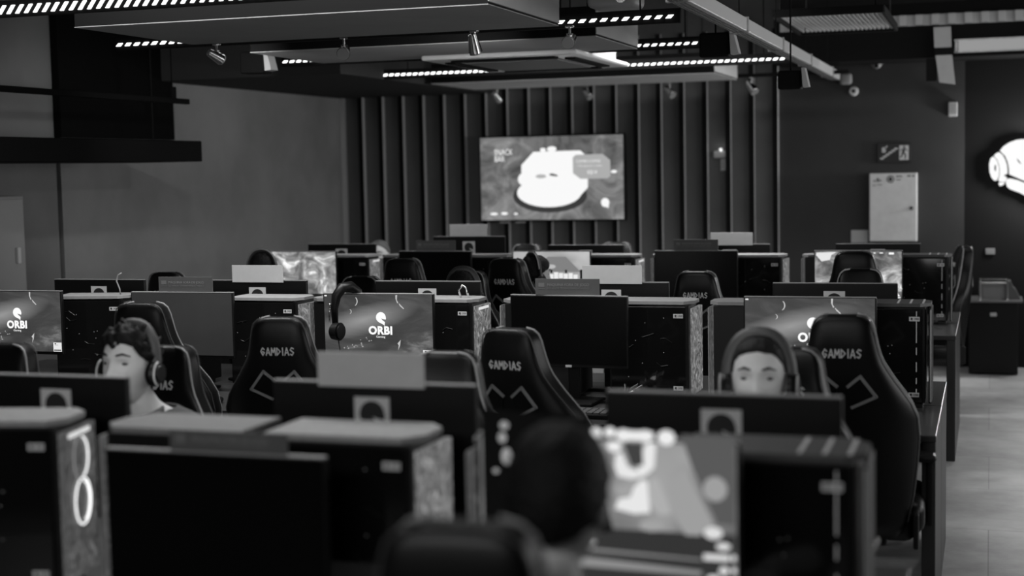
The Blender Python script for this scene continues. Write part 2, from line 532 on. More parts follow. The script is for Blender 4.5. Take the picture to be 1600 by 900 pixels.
spotlight(-3.284, 12.27, 2.44, 'tiny far spotlight above the right half of the wall screen', R(60), R(40), 1.2)
spotlight(-2.569, 12.27, 2.44, 'tiny far spotlight right of the wall screen, before the slats', R(60), R(40), 1.3)
spotlight(-1.88, 12.27, 2.458, 'tiny far spotlight at the right end of the slatted wall', R(60), R(50), 1.4)

for sx, sy, sz, tx, ty, tz, pw in ((-3.95, 7.12, 2.36, -5.87, 10.6, 1.5, 32), (-2.467, 7.06, 2.33, -5.87, 12.0, 1.5, 52)):  # added wash for the left wall, set at spotlight heads that look unlit
    d_ = bpy.data.lights.new('wall_wash_fill', 'SPOT')
    d_.energy = pw; d_.spot_size = R(105); d_.spot_blend = 1.0; d_.shadow_soft_size = 0.03
    l_ = bpy.data.objects.new('wall_wash_fill', d_); COL.objects.link(l_)
    l_.location = (sx, sy, sz)
    l_.rotation_euler = Vector((tx - sx, ty - sy, tz - sz)).to_track_quat('-Z', 'Y').to_euler()

def flood(x, y, z, label, s=1.0):
    t = thing('floodlight', label, 'floodlight', (x, y, z))
    MB().box((0, 0, 0.02), (0.16 * s, 0.12, 0.13 * s), 0.01).build('housing', MATTE, t)
    MB().prism([(0, 0.08 * s), (0.018, 0.08 * s), (0.05 * s, -0.05 * s), (0.008, -0.055 * s)], (0.085 * s, -0.03, 0.02), (1, 0, 0), (0, 0, 1), 0.09).build('barn_door', mat('pale inside flap', 0.42, 0.5), t)
    MB().cyl((0, 0, 0.08 * s), (0, 0, 0.9), 0.005, seg=8).build('pole', MATTE, t)
    return t
flood(-4.19, 8.0, 2.39, 'black floodlight box with pale flap under the ceiling at left')
flood(-1.42, 8.0, 2.37, 'black floodlight box with pale flap left of the cable trunking')
flood(-1.07, 8.4, 2.19, 'black floodlight box hanging lower, below the cable trunking', 0.8)

# ceiling cassette air conditioner
t = thing('air_conditioner', 'white ceiling cassette air conditioner before the wall screen', 'air conditioner', (-2.80, 9.05, 2.405))
MB().box((0, 0.2, 0.13), (0.84, 0.78, 0.2), 0.01).build('body', WHITEP, t)
MB().box((0, 0, 0.02), (0.98, 1.30, 0.03), 0.012).build('face_panel', mat('bright white panel', 0.85, 0.3), t)
MB().box((0, 0, 0.0), (0.60, 0.78, 0.014), 0.004).build('grille', mat('grey intake grille', 0.16, 0.6), t)
for dx, dy, sx, sy in ((0, -0.52, 0.66, 0.08), (0, 0.52, 0.66, 0.08), (-0.385, 0, 0.07, 0.84), (0.385, 0, 0.07, 0.84)):
    MB().box((dx, dy, 0.0), (sx, sy, 0.012), 0.004).build('louvre', MATTE, t)
for hx, hy in ((-0.3, -0.1), (0.3, 0.5), (-0.3, 0.5), (0.3, -0.1)): MB().cyl((hx, hy, 0.2), (hx, hy, 0.95), 0.006, seg=8).build('hanger', MATTE, t)

# projector at the top edge
t = thing('projector', 'pale projector hanging at the top edge right of centre', 'projector', (-1.86, 7.55, 2.56))
autosmooth(MB().box((0, 0, 0.05), (0.26, 0.24, 0.09), 0.03, seg=3).build('body', GREYP, t))
MB().cyl((0.06, -0.12, 0.05), (0.06, -0.145, 0.05), 0.03).build('lens', CHROME, t)
MB().cyl((0, 0, 0.09), (0, 0, 0.84), 0.015).build('mount', MATTE, t)

# pale hanging duct drop and dark box at right
t = thing('hanging_bracket', 'pale flat hanging bracket dropping from the dark beam at right', 'bracket', (-0.36, 12.2, 2.36))
MB().prism([(-0.03, 0.0), (0.09, -0.02), (0.065, 0.21), (-0.06, 0.21)], (0, 0, 0), (1, 0, 0), (0, 0, 1), 0.05).prism([(-0.068, 0.27), (0.06, 0.27), (0.055, 0.43), (-0.075, 0.43)], (0, 0, 0), (1, 0, 0), (0, 0, 1), 0.05).build('plate', mat('pale painted plate', 0.36, 0.6, var=0.1), t)
MB().box((0, 0.01, 0.24), (0.14, 0.05, 0.07), 0.004).build('clamp', MATTE, t)
MB().box((-0.09, 0.02, 0.10), (0.08, 0.06, 0.18), 0.006).build('side_box', MATTE, t)
t = thing('air_vent_unit', 'small dark unit with four lit slots high at the right', 'vent', (-0.32, 9.6, 2.78))
MB().box((0, 0, 0.05), (0.22, 0.2, 0.10), 0.01).build('housing', MATTE, t)
m_ = MB()
for x in (-0.03, 0.03):
    for z in (0.03, 0.065): m_.box((x, -0.10, z), (0.03, 0.006, 0.007))
m_.build('slots', mat('pale slot', 0.6, 0.5), t)
MB().cyl((0, 0, 0.1), (0, 0, 0.62), 0.01).build('hanger', MATTE, t)

# hanging black canopy, rail and a shadow-dark wall patch on the left
t = thing('hanging_canopy', 'long black box canopy hanging before the left wall', 'canopy', (-5.2, 6.4, 1.835))
MB().box((0, 0, 0.067), (0.5, 4.5, 0.135), 0.006).build('box', mat('black canopy paint', 0.003, 0.8, spec=0.1), t)
for y in (-1.0, 0.3, 1.9): MB().cyl((0.1, y, 0.13), (0.1, y, 1.565), 0.005, seg=6).build('hanger', MATTE, t)
t = thing('hanging_rail', 'thin black rail hanging above the long black canopy', 'rail', (-5.1, 6.3, 2.235))
MB().box((0, 0, 0), (0.03, 4.9, 0.035), 0.004).build('bar', FLATBLACK, t)
for y in (-0.5, 2.25): MB().cyl((0, y, 0.01), (0, y, 1.165), 0.004, seg=6).box((0, y, 0.05), (0.03, 0.06, 0.08)).build('hanger', FLATBLACK, t)
tag(MB().box((XL + 0.03, 9.05, 2.60), (0.06, 1.42, 1.18), 0.004).build('wall_shadow_patch', FLATBLACK), 'large dark shadow patch high on the left wall above the canopy', 'shadow patch')  # dark sheet standing in for the soft shadow on the wall
# pale cabinet at the far left edge
t = thing('tall_cabinet', 'tall pale grey metal cabinet at the left edge of the picture', 'cabinet', (-5.815, 7.42, 0))
MB().box((0, 0, 0.83), (0.09, 0.86, 1.62), 0.006).build('body', mat('pale cabinet enamel', 0.30, 0.45), t)
MB().box((0.05, 0, 0.84), (0.012, 0.82, 1.56), 0.003).build('door', mat('pale cabinet door', 0.34, 0.4), t)
MB().box((0.066, 0.33, 1.27), (0.02, 0.03, 0.10), 0.004).build('handle', WHITEP, t)
MB().box((0, 0, 0.01), (0.08, 0.80, 0.02)).build('plinth', MATTE, t)

# ------------------------------------------------------------------ things on the back wall
# television
t = thing('wall_screen', 'large lit screen on the slatted wall showing a menu picture', 'television', (-3.77, 12.80, 1.275))
MB().box((0, 0, 0.38), (1.37, 0.06, 0.775), 0.006).build('frame', BLACK, t)
MB().box((0, 0.05, 0.38), (0.5, 0.05, 0.4)).build('mount', MATTE, t)
s_ = MB().box((0, -0.031, 0.38), (1.34, 0.004, 0.75)).build('screen', picture('menu picture', [(0.30, 0.06), (0.5, 0.16), (0.72, 0.34)], (5, 3, 3.2), distortion=1.2, seed=2.3), t)
def tvp(pts, lay): return [(((730 + p[0] / 5.714) - 757.0) / 222.0 * 1.34 - 0.67, (343.0 - (190 + p[1] / 5.714)) / 131.0 * 0.75) for p in pts]
def tvshape(polys, level, lay, name):
    m_ = MB()
    for p in polys: m_.prism(tvp(p, lay), (0, -0.034 - lay * 0.0012, 0.005), (1, 0, 0), (0, 0, 1), 0.001)
    return m_.build(name, emit('screen light %.2f' % level, level, 1.0), s_)
tvshape([ell(775, 660, 330, 150)], 0.045, 0, 'shadow_shape')
tvshape([[(525, 380), (635, 262), (1050, 258), (1085, 290), (1113, 420), (1113, 590), (1010, 700), (700, 740), (560, 560), (525, 520)], ell(770, 630, 288, 132), ell(545, 507, 52, 56), ell(800, 240, 42, 24), ell(722, 246, 26, 18)], 0.95, 1, 'plate_shape')
tvshape([ell(700, 483, 48, 18)], 0.45, 2, 'food_shape')
tvshape([[(775, 462), (800, 458), (845, 472), (850, 486), (815, 484), (780, 476)]], 0.06, 3, 'food_shape')
tvshape([[(985, 320), (1010, 297), (1245, 293), (1312, 350), (1312, 490), (1285, 512), (1050, 512), (985, 460)]], 0.42, 3, 'caption_shape')
tvshape([ell(1262, 725, 36, 40), [(1240, 755), (1295, 735), (1290, 774)], ell(1342, 452, 26, 14), ell(270, 818, 34, 12), ell(365, 815, 30, 13), ell(468, 818, 18, 9)], 0.95, 1, 'small_marks')
def tvtext(body, zx, zy, size, level, lay, sx=1.0, al='LEFT'):
    p = tvp([(zx, zy)], 0)[0]
    text('screen_text', body, size, emit('screen light %.2f' % level, level, 1.0), s_, face_y(p[0], -0.034 - lay * 0.0012, 0.005 + p[1]), 0.0004, sx, al)
tvtext('SNACK', 283, 262, 0.075, 0.95, 2, 0.72)
tvtext('BAR', 283, 322, 0.075, 0.95, 2, 0.72)
tvtext('COMBO COFFEE', 1012, 356, 0.036, 0.85, 4, 0.85)
tvtext('Caf\u00e9 expresso + cookie', 1025, 396, 0.026, 0.75, 4, 0.9)
tvtext('R$14', 1110, 455, 0.05, 0.9, 4, 0.85)
for x in (-0.45, -0.3): MB().box((x, -0.02, -0.018), (0.09, 0.02, 0.012)).build('speaker_strip', mat('pale strip', 0.5, 0.4), t)

# metal fuse box with stickers
t = thing('electrical_box', 'grey metal electrical cabinet on the dark back wall', 'electrical box', (-0.781, YB - 0.05, 1.07))
MB().box((0, 0, 0.288), (0.39, 0.1, 0.577), 0.004).build('case', mat('grey case enamel', 0.5, 0.5, var=0.06), t)
d_ = MB().box((0, -0.054, 0.288), (0.378, 0.008, 0.563), 0.002).build('door', mat('grey door enamel', 0.62, 0.45, var=0.08, vscale=10), t)
MB().cyl((0.15, -0.057, 0.28), (0.15, -0.066, 0.28), 0.016).build('lock_ring', MATTE, d_)
MB().cyl((0.15, -0.062, 0.28), (0.15, -0.07, 0.28), 0.007).build('lock', CHROME, d_)
m_ = MB()
m_.prism(ell(-0.02, 0.525, 0.032, 0.032), (0, -0.0592, 0), (1, 0, 0), (0, 0, 1), 0.001)
m_.build('round_sticker', mat('dark sticker', 0.06, 0.6), d_)
MB().prism(ell(-0.02, 0.525, 0.024, 0.024), (0, -0.0602, 0), (1, 0, 0), (0, 0, 1), 0.001).build('sticker_ring', mat('sticker grey', 0.5, 0.6), d_)
MB().prism([(-0.03, 0.51), (-0.01, 0.51), (-0.004, 0.53), (-0.02, 0.545), (-0.036, 0.53)], (0, -0.0612, 0), (1, 0, 0), (0, 0, 1), 0.001).build('sticker_mark', INK, d_)
m_ = MB()
for (x, z, sx, sz) in ((-0.15, 0.512, 0.02, 0.012), (-0.125, 0.52, 0.02, 0.03), (-0.105, 0.515, 0.018, 0.012), (0.05, 0.548, 0.05, 0.012), (0.045, 0.52, 0.04, 0.008), (0.13, 0.55, 0.03, 0.014), (0.165, 0.55, 0.02, 0.014), (-0.155, 0.475, 0.03, 0.006), (-0.11, 0.48, 0.04, 0.006)):
    m_.box((x, -0.0592, z), (sx, 0.001, sz))
m_.build('small_stickers', mat('smudged sticker', 0.14, 0.6), d_)

# stair / exit sign
t = thing('exit_sign', 'black sign with stairs, arrow and running figure above the electrical cabinet', 'sign', (-0.777, YB - 0.012, 1.735))
MB().box((0, 0, 0.08), (0.275, 0.02, 0.165), 0.002).build('plate', mat('sign black', 0.01, 0.5), t)
m_ = MB()
st = [(-0.11, 0.02)]
for k in range(5): st += [(-0.11 + k * 0.024, 0.034 + k * 0.018), (-0.11 + (k + 1) * 0.024, 0.034 + k * 0.018)]
st += [(0.012, 0.125), (0.026, 0.125), (0.026, 0.112)]
for k in range(5): st += [(0.022 - k * 0.024, 0.094 - k * 0.018), (0.002 - k * 0.024, 0.094 - k * 0.018)]
P_ = []
for k in range(6): P_ += [[(-0.115 + k * 0.023, 0.028 + k * 0.016), (-0.085 + k * 0.023, 0.028 + k * 0.016), (-0.085 + k * 0.023, 0.042 + k * 0.016), (-0.115 + k * 0.023, 0.042 + k * 0.016)]]
P_ += [ell(-0.088, 0.115, 0.014, 0.014), [(-0.10, 0.085), (-0.072, 0.085), (-0.066, 0.108), (-0.10, 0.108)], [(-0.07, 0.12), (-0.052, 0.138), (-0.058, 0.144), (-0.078, 0.126)], [(0.042, 0.02), (0.118, 0.02), (0.118, 0.142), (0.042, 0.142)]]
for p in P_: m_.prism(p, (0, -0.0112, 0), (1, 0, 0), (0, 0, 1), 0.001)
m_.build('pictogram', mat('sign white', 0.5, 0.6), t)
m_ = MB()
for p in [ell(0.083, 0.126, 0.009, 0.009), [(0.066, 0.085), (0.082, 0.082), (0.092, 0.112), (0.076, 0.116)], [(0.048, 0.10), (0.052, 0.094), (0.072, 0.108), (0.070, 0.115)], [(0.086, 0.11), (0.108, 0.095), (0.112, 0.10), (0.09, 0.117)], [(0.066, 0.085), (0.078, 0.085), (0.066, 0.05), (0.048, 0.036), (0.046, 0.043), (0.058, 0.056)], [(0.072, 0.085), (0.084, 0.083), (0.10, 0.06), (0.094, 0.028), (0.087, 0.03), (0.090, 0.056)]]:
    m_.prism(p, (0, -0.0124, 0), (1, 0, 0), (0, 0, 1), 0.001)
m_.build('running_figure', INK, t)
tag(MB().box((-1.065, YB - 0.008, 1.11), (0.14, 0.014, 0.108), 0.002).build('wall_plate', mat('grey blank plate', 0.42, 0.6)), 'small blank grey plate on the wall left of the electrical cabinet', 'wall plate')
# emergency light and card
t = thing('emergency_light', 'small wall emergency light glowing between the slats right of the screen', 'emergency light', (-2.245, YB - 0.02, 1.78))
MB().box((0, 0, 0.055), (0.135, 0.04, 0.06), 0.008).build('housing', mat('dim grey housing', 0.42, 0.6), t)
MB().cyl((0, -0.018, 0.085), (0, -0.03, 0.10), 0.010, 0.014).build('bulb', emit('small bulb', 1.0, 1.3), t)
d_ = bpy.data.lights.new('bulb_light', 'POINT'); d_.energy = 0.05; d_.shadow_soft_size = 0.01
l_ = bpy.data.objects.new('bulb_light', d_); COL.objects.link(l_); l_.location = (-2.245, YB - 0.07, 1.895)
tag(MB().box((-2.222, YB - 0.008, 1.745), (0.062, 0.014, 0.105), 0.003).build('wall_card', mat('dim card', 0.5, 0.7, var=0.3, vscale=60)), 'small grey card on the wall under the glowing emergency light', 'card')
# dome camera, sensor, smoke detector, horn
t = thing('dome_camera', 'white dome security camera high on the back wall', 'security camera', (-0.916, 12.82, 2.53))
MB().cyl((0, 0, 0.03), (0, 0, 0.10), 0.05, 0.06, 20).build('base', WHITEP, t)
autosmooth(MB().sphere((0, 0, 0.035), 0.044, (1, 1, 1.0)).build('dome', mat('dim dome', 0.22, 0.3), t))
MB().cyl((0, -0.03, 0.02), (0, -0.052, 0.012), 0.016).build('lens', MATTE, t)
autosmooth(tag(MB().box((-1.176, YB - 0.03, 2.45), (0.105, 0.06, 0.098), 0.03, seg=4).build('motion_sensor', mat('sensor grey', 0.26, 0.5)), 'rounded square grey sensor at the end of the cable trunking', 'sensor'))
t = thing('smoke_detector', 'round white detector with dark centre on the back wall', 'detector', (-1.112, YB - 0.001, 2.345))
autosmooth(MB().cyl((0, 0, 0), (0, -0.03, 0), 0.042, 0.032, 24, 0.004).build('ring', WHITEP, t))
MB().cyl((0, -0.028, 0), (0, -0.033, 0), 0.016).build('core', INK, t)
t = thing('alarm_horn', 'small white ribbed alarm box high at the right end of the back wall', 'alarm', (-0.303, YB - 0.025, 2.107))
MB().box((0, 0, 0.06), (0.072, 0.05, 0.12), 0.008).build('housing', mat('horn grey', 0.42, 0.5), t)
m_ = MB()
for z in (0.03, 0.05, 0.07, 0.09): m_.box((0.008, -0.026, z), (0.05, 0.004, 0.006))
m_.build('ribs', mat('rib grey', 0.2, 0.6), t)
tag(MB().box((0.0, 12.935, 0.978), (0.075, 0.02, 0.05), 0.003).build('wall_socket', mat('socket grey', 0.2, 0.5)), 'small pale socket on the black wall below the glowing emblem', 'socket')

# glowing helmet emblem on the right hand wall
t = thing('glowing_emblem', 'large glowing white helmeted head emblem on the black wall at right', 'illuminated sign', (0.23, 12.895, 1.655))
def lp(pts): return [((p[0] - 1610) * 0.00528 + 0.09, (262 - p[1]) * 0.00532) for p in pts]
Z_ = [(1500 + a / 6.92, 190 + b_ / 6.92) for a, b_ in []]
def zz(pts): return lp([(1500 + p[0] / 6.92, 190 + p[1] / 6.92) for p in pts])
shell = zz([(435, 290), (470, 245), (530, 205), (600, 180), (660, 172), (760, 180), (860, 220), (940, 290), (990, 390), (1000, 500), (975, 600), (920, 680), (850, 640), (760, 540), (680, 470), (615, 378), (610, 388), (628, 420), (690, 465), (760, 560), (800, 640), (760, 650), (690, 620), (560, 560), (532, 545), (530, 480), (515, 410), (490, 350)])
m_ = MB()
def lit(pts): m_.prism(pts, (0, 0, 0), (1, 0, 0), (0, 0, 1), 0.03)
lit(shell)
lit(zz([(372, 345), (395, 318), (428, 306), (462, 335), (490, 385), (508, 440), (516, 500), (512, 545), (490, 545), (480, 560), (510, 580), (495, 625), (450, 628), (420, 612), (432, 560), (436, 500), (428, 440), (408, 385)]))
lit(zz([(325, 430), (340, 370), (362, 352), (390, 372), (412, 410), (426, 460), (430, 510), (424, 570), (405, 610), (380, 612), (350, 580), (330, 520)]))
lit(zz([(425, 632), (487, 632), (478, 655), (440, 672), (428, 660)]))
lit(zz([(508, 595), (540, 590), (620, 610), (700, 645), (780, 700), (820, 780), (800, 830), (740, 800), (640, 745), (540, 705), (512, 680), (498, 635)]))
m_.build('lit_shapes', emit('emblem light', 1.0, 1.0), t)
MB().prism(zz(ell(388, 475, 9, 36)), (0, -0.017, 0), (1, 0, 0), (0, 0, 1), 0.002).build('dark_slot', INK, t)
MB().box((0.12, 0.028, 0), (0.24, 0.03, 0.2)).build('back_plate', MATTE, t)
d_ = bpy.data.lights.new('emblem_glow', 'POINT'); d_.energy = 60; d_.shadow_soft_size = 0.1
l_ = bpy.data.objects.new('emblem_glow', d_); COL.objects.link(l_); l_.location = (0.50, 12.70, 1.66)

# waste cabinet with tray rack at right
t = thing('waste_cabinet', 'black waste cabinet with a chrome tray rack on top, at right', 'cabinet', (0.028, 12.66, 0))
MB().box((0, 0, 0.30), (0.38, 0.40, 0.58), 0.006).build('body', BLACK, t)
MB().box((0.01, 0, 0.60), (0.43, 0.44, 0.018), 0.004).build('top', mat('cabinet top edge', 0.10, 0.3), t)
m_ = MB()
for x in (-0.105, 0.105): m_.cyl((x, -0.14, 0.61), (x, -0.14, 0.765), 0.010).cyl((x, 0.12, 0.61), (x, 0.12, 0.765), 0.008)
m_.cyl((-0.105, -0.14, 0.745), (0.105, -0.14, 0.745), 0.009).cyl((-0.105, 0.12, 0.755), (0.105, 0.12, 0.755), 0.007)
m_.build('rack', CHROME, t)
MB().box((0, -0.12, 0.675), (0.19, 0.012, 0.12), 0.002).build('tray_plate', mat('dim steel plate', 0.16, 0.4), t)
MB().prism([(0.11, 0.61), (0.21, 0.61), (0.17, 0.69), (0.15, 0.71), (0.13, 0.76), (0.11, 0.76)], (0, -0.05, 0), (1, 0, 0), (0, 0, 1), 0.18).build('side_cover', mat('dim side cover', 0.07, 0.4), t)
MB().box((0, -0.203, 0.495), (0.05, 0.004, 0.03), 0.002).build('label_plate', mat('label grey', 0.35, 0.6), t)

# ------------------------------------------------------------------ desks
DZ = 0.735
ISL = {1: 3.03, 2: 6.28, 3: 9.51}      # the line where the two halves of each row of desks meet
ROWN = {1: 'front', 2: 'middle', 3: 'back'}
NTH = ['at the aisle end', 'second from the aisle', 'third from the aisle', 'fourth from the aisle', 'fifth from the aisle']
CELL = 0.97
def make_desk():
    t = thing('gaming_desk', 'x', 'desk')
    MB().box((0, 0, DZ - 0.0125), (CELL - 0.006, 0.695, 0.025), 0.003).build('desktop', LAMINATE, t)
    for sx in (-1, 1):
        MB().box((sx * (CELL / 2 - 0.03), 0.0, (DZ - 0.025) / 2), (0.05, 0.68, DZ - 0.025), 0.003).build('side_panel', LEGM, t)
    MB().box((0, -0.33, DZ - 0.04), (CELL - 0.12, 0.02, 0.03)).build('front_rail', MATTE, t)
    return t
desk0 = None
for isl, n in ((1, 3), (2, 5), (3, 5)):
    for k in range(n):
        for side in (-1, 1):
            if desk0 is None: desk0 = make_desk(); o = desk0
            else: o = copy_tree(desk0)
            o.location = (-0.182 - CELL * (k + 0.5), ISL[isl] + side * 0.352, 0)
            o.rotation_euler = (0, 0, 0 if side < 0 else math.pi)
            side_t = 'near' if side < 0 else 'far'
            tag(o, 'black desk on the %s side of the %s row, %s' % (side_t, ROWN[isl], NTH[k]), 'desk', 'black desks in three rows')

# ------------------------------------------------------------------ computer towers
PCL, PCW, PCH = 0.38, 0.20, 0.43
MOSAIC = picture('cracked glass front', [(0.25, 0.008), (0.45, 0.09), (0.58, 0.22), (0.75, 0.55)], (3, 3.5, 7), distortion=2.6, detail=5, seed=1.0)
MOSDIM = picture('dim mesh front', [(0.3, 0.01), (0.55, 0.08), (0.75, 0.22)], (5, 7, 10), distortion=2.0, detail=6, seed=4.0)
RING = emit('fan ring light', 1.0, 1.6)
RINGDIM = emit('fan ring dim light', 1.0, 0.25)
INSIDE = mat('inner parts', 0.03, 0.35, metal=0.5)
def orbi_sticker(parent, x, z, y):
    s_ = MB().box((x, y, z), (0.042, 0.0012, 0.018)).build('sticker', STICK, parent)
    MB().prism([(p[0] * 0.011 + x - 0.011, p[1] * 0.011 + z) for p in EMBLEM], (0, y - 0.0009, 0), (1, 0, 0), (0, 0, 1), 0.0008).build('sticker_mark', INK, s_)
    text('sticker_text', 'ORBI', 0.012, INK, s_, face_y(x + 0.008, y - 0.0009, z), 0.0003, 0.75)
    return s_
def make_pc(kind):
    """long side along X, glass side at -Y, front at +X"""
    t = thing('computer_tower', 'x', 'computer')
    L, W, H = PCL, PCW, PCH
    for x in (-0.13, 0.13):
        MB().box((x, 0, 0.009), (0.05, W - 0.03, 0.018), 0.003).build('foot', RUBBER, t)
    MB().box((-0.01, 0.002, 0.018 + (H - 0.03) / 2), (L - 0.03, W - 0.012, H - 0.034), 0.004).build('case', CASE, t)
    top = SHADETOP if kind == 'strip' else (mat('dull grey case top', 0.19, 0.65, var=0.12, vscale=30) if kind == 'back' else DUSTY)
    # top panel with a chamfered front corner
    MB().prism([(-L / 2, -W / 2), (L / 2 - 0.045, -W / 2), (L / 2 - 0.004, -W / 2 + 0.05), (L / 2 - 0.004, W / 2 - 0.05), (L / 2 - 0.045, W / 2), (-L / 2, W / 2)], (0, 0, H - 0.006), (1, 0, 0), (0, 1, 0), 0.014).build('top_panel', top, t)
    if kind == 'strip':
        m_ = MB()
        for x in (0.055, 0.105, 0.155):
            m_.prism([(x - 0.004, -0.085), (x + 0.004, -0.085), (x + 0.004, 0.085), (x - 0.004, 0.085)], (0, 0, H + 0.0015), (1, 0, 0), (0, 1, 0), 0.002)
        m_.build('top_light_lines', mat('pale top line', 0.6, 0.3), t)
    if kind == 'back':
        # solid steel side with a slim pale seam
        MB().box((0, -W / 2 + 0.002, H / 2), (L - 0.02, 0.004, H - 0.05), 0.0015).build('side_panel', CASE, t)
    else:
        MB().box((-0.012, -W / 2 + 0.002, H / 2), (L - 0.05, 0.004, H - 0.045), 0.0015).build('glass_panel', GLOSS, t)
        orbi_sticker(t, L / 2 - 0.068, H - 0.062, -W / 2 - 0.0008)
        orbi_sticker(t, L / 2 - 0.070, 0.055, -W / 2 - 0.0008)
        m_ = MB()
        rr = random.Random(len(kind) * 5)
        for _ in range(9): m_.sphere((rr.uniform(-0.15, 0.06), -W / 2 - 0.0008, rr.uniform(0.08, 0.36)), 0.0022, (1, 0.3, 1), 8)
        m_.build('inner_lights', mat('tiny inner light', 0.35, 0.3), t)
        m_ = MB()
        for _ in range(5):
            x = rr.uniform(-0.15, 0.05); z = rr.uniform(0.1, 0.36)
            m_.tube([(x, -W / 2 - 0.0006, z), (x + 0.02, -W / 2 - 0.0006, z + rr.uniform(-0.02, 0.02)), (x + 0.05, -W / 2 - 0.0006, z + rr.uniform(-0.02, 0.02))], 0.0012, 6)
        m_.build('inner_cables', INSIDE, t)
    if kind == 'strip':
        MB().box((L / 2 - 0.006, 0, H / 2), (0.012, W - 0.008, H - 0.04), 0.004).build('front_panel', BLACK, t)
        m_ = MB()
        for z0, z1 in ((0.05, 0.08), (0.10, 0.125), (0.15, 0.19), (0.22, 0.25), (0.27, 0.40)):
            m_.box((L / 2 - 0.060, -W / 2 - 0.0004, (z0 + z1) / 2), (0.0035, 0.0012, z1 - z0))
        m_.build('light_line', emit('dim light line', 0.16, 1.0), t)
        MB().box((L / 2 - 0.004, -W / 2 + 0.003, H / 2), (0.006, 0.006, H - 0.05), 0.002).build('front_edge', mat('pale front edge', 0.30, 0.35), t)
    elif kind == 'back':
        MB().box((L / 2 - 0.006, 0, H / 2), (0.012, W - 0.012, H - 0.045), 0.004).build('front_panel', MOSDIM, t)
        MB().box((L / 2 - 0.004, W / 2 - 0.004, H / 2), (0.005, 0.006, H - 0.05), 0.002).build('front_edge', mat('pale front edge', 0.30, 0.35), t)
    else:
        f_ = MB().prism([(-W / 2 + 0.01, 0.03), (W / 2 - 0.01, 0.03), (W / 2 - 0.003, 0.09), (W / 2 - 0.003, H - 0.03), (-W / 2 + 0.006, H - 0.03), (-W / 2 + 0.006, 0.06)], (L / 2 - 0.008, 0, 0), (0, 1, 0), (0, 0, 1), 0.016).build('front_panel', MOSDIM if kind == 'rings' else MOSAIC, t)
        if kind != 'mosaic': MB().box((L / 2 + 0.0015, -0.005, H - 0.043), (0.004, W - 0.07, 0.012), 0.0015).build('light_bar', emit('light bar', 0.75, 1.0), t)
        if kind == 'rings':
            for z, mm in ((0.325, RINGDIM), (0.214, RING)):
                pts = [(L / 2 + 0.003, 0.048 * math.cos(a * math.pi / 16), z + 0.058 * math.sin(a * math.pi / 16)) for a in range(32)]
                MB().tube(pts, 0.0018, 6, True).build('fan_ring', mm, t)
                pts = [(L / 2 + 0.003, 0.040 * math.cos(a * math.pi / 16), z + 0.050 * math.sin(a * math.pi / 16)) for a in range(-7, 8)]
                MB().tube(pts, 0.0017, 6).build('fan_arc', RING, t)
    return t
PROTO_PC = {}
def pc(kind, isl, xface, label, flip=False, rz=0.0):
    if kind not in PROTO_PC:
        PROTO_PC[kind] = make_pc(kind); o = PROTO_PC[kind]
    else: o = copy_tree(PROTO_PC[kind])
    o.location = (xface + PCL / 2 if flip else xface - PCL / 2, ISL[isl] + 0.02, DZ)
    o.rotation_euler = (0, 0, math.pi if flip else R(rz))
    return tag(o, label, 'computer', 'black computer towers on the desks')
G = 'black computer tower with glass side '
pc('strip', 1, -0.229, G + 'and dim vertical light, right of the blurred game screen')
pc('mosaic', 1, -1.18, G + 'and pale cracked front, front row, behind the nearest chair')
pc('rings', 1, -2.135, G + 'and two bright fan rings at the lower left', rz=12)
pc('back', 1, -1.077, 'black computer tower with pale top, mostly hidden by the dark head in front', True)
pc('back', 1, -1.996, 'black computer tower with pale top behind the big dark front monitor', True)
pc('strip', 2, -0.225, G + 'and thin vertical light, aisle end of middle row')
pc('mosaic', 2, -1.205, G + 'and cracked front, right of the middle row dark monitor')
pc('mosaicbar', 2, -2.19, G + 'and cracked front, right of the hanging headset')
pc('mosaic', 2, -3.06, G + 'left of the monitor with hanging headset, middle row')
pc('rings', 2, -4.03, G + 'and one fan ring, beside the leftmost lit monitor', rz=10)
pc('back', 2, -1.146, 'plain sided black tower left of the right hand wallpaper monitor, middle row', True)
pc('back', 2, -2.082, 'plain sided black tower peeking out left of the middle dark monitor', True)
pc('back', 2, -3.02, 'plain sided black tower behind the monitor with hanging headset', True)
pc('back', 2, -3.97, 'plain sided black tower behind the left dark monitor of the middle row', True)
pc('strip', 3, -0.222, G + 'at the aisle end of the back row')
pc('mosaic', 3, -1.24, G + 'in the back row, right of the wide dark monitor')
pc('mosaicbar', 3, -2.20, G + 'in the back row, right of the pale screen')
pc('mosaic', 3, -3.06, G + 'in the back row, left of the pale screen')
pc('mosaicbar', 3, -4.10, G + 'and bright front, right of the leftmost game screen')
pc('back', 3, -1.142, 'plain sided black tower in the back row, left of the right hand game screen', True)
pc('back', 3, -2.121, 'plain sided black tower in the back row, left of the wide dark monitor', True)
pc('back', 3, -4.04, 'plain sided black tower in the back row, facing the bright cracked one', True)

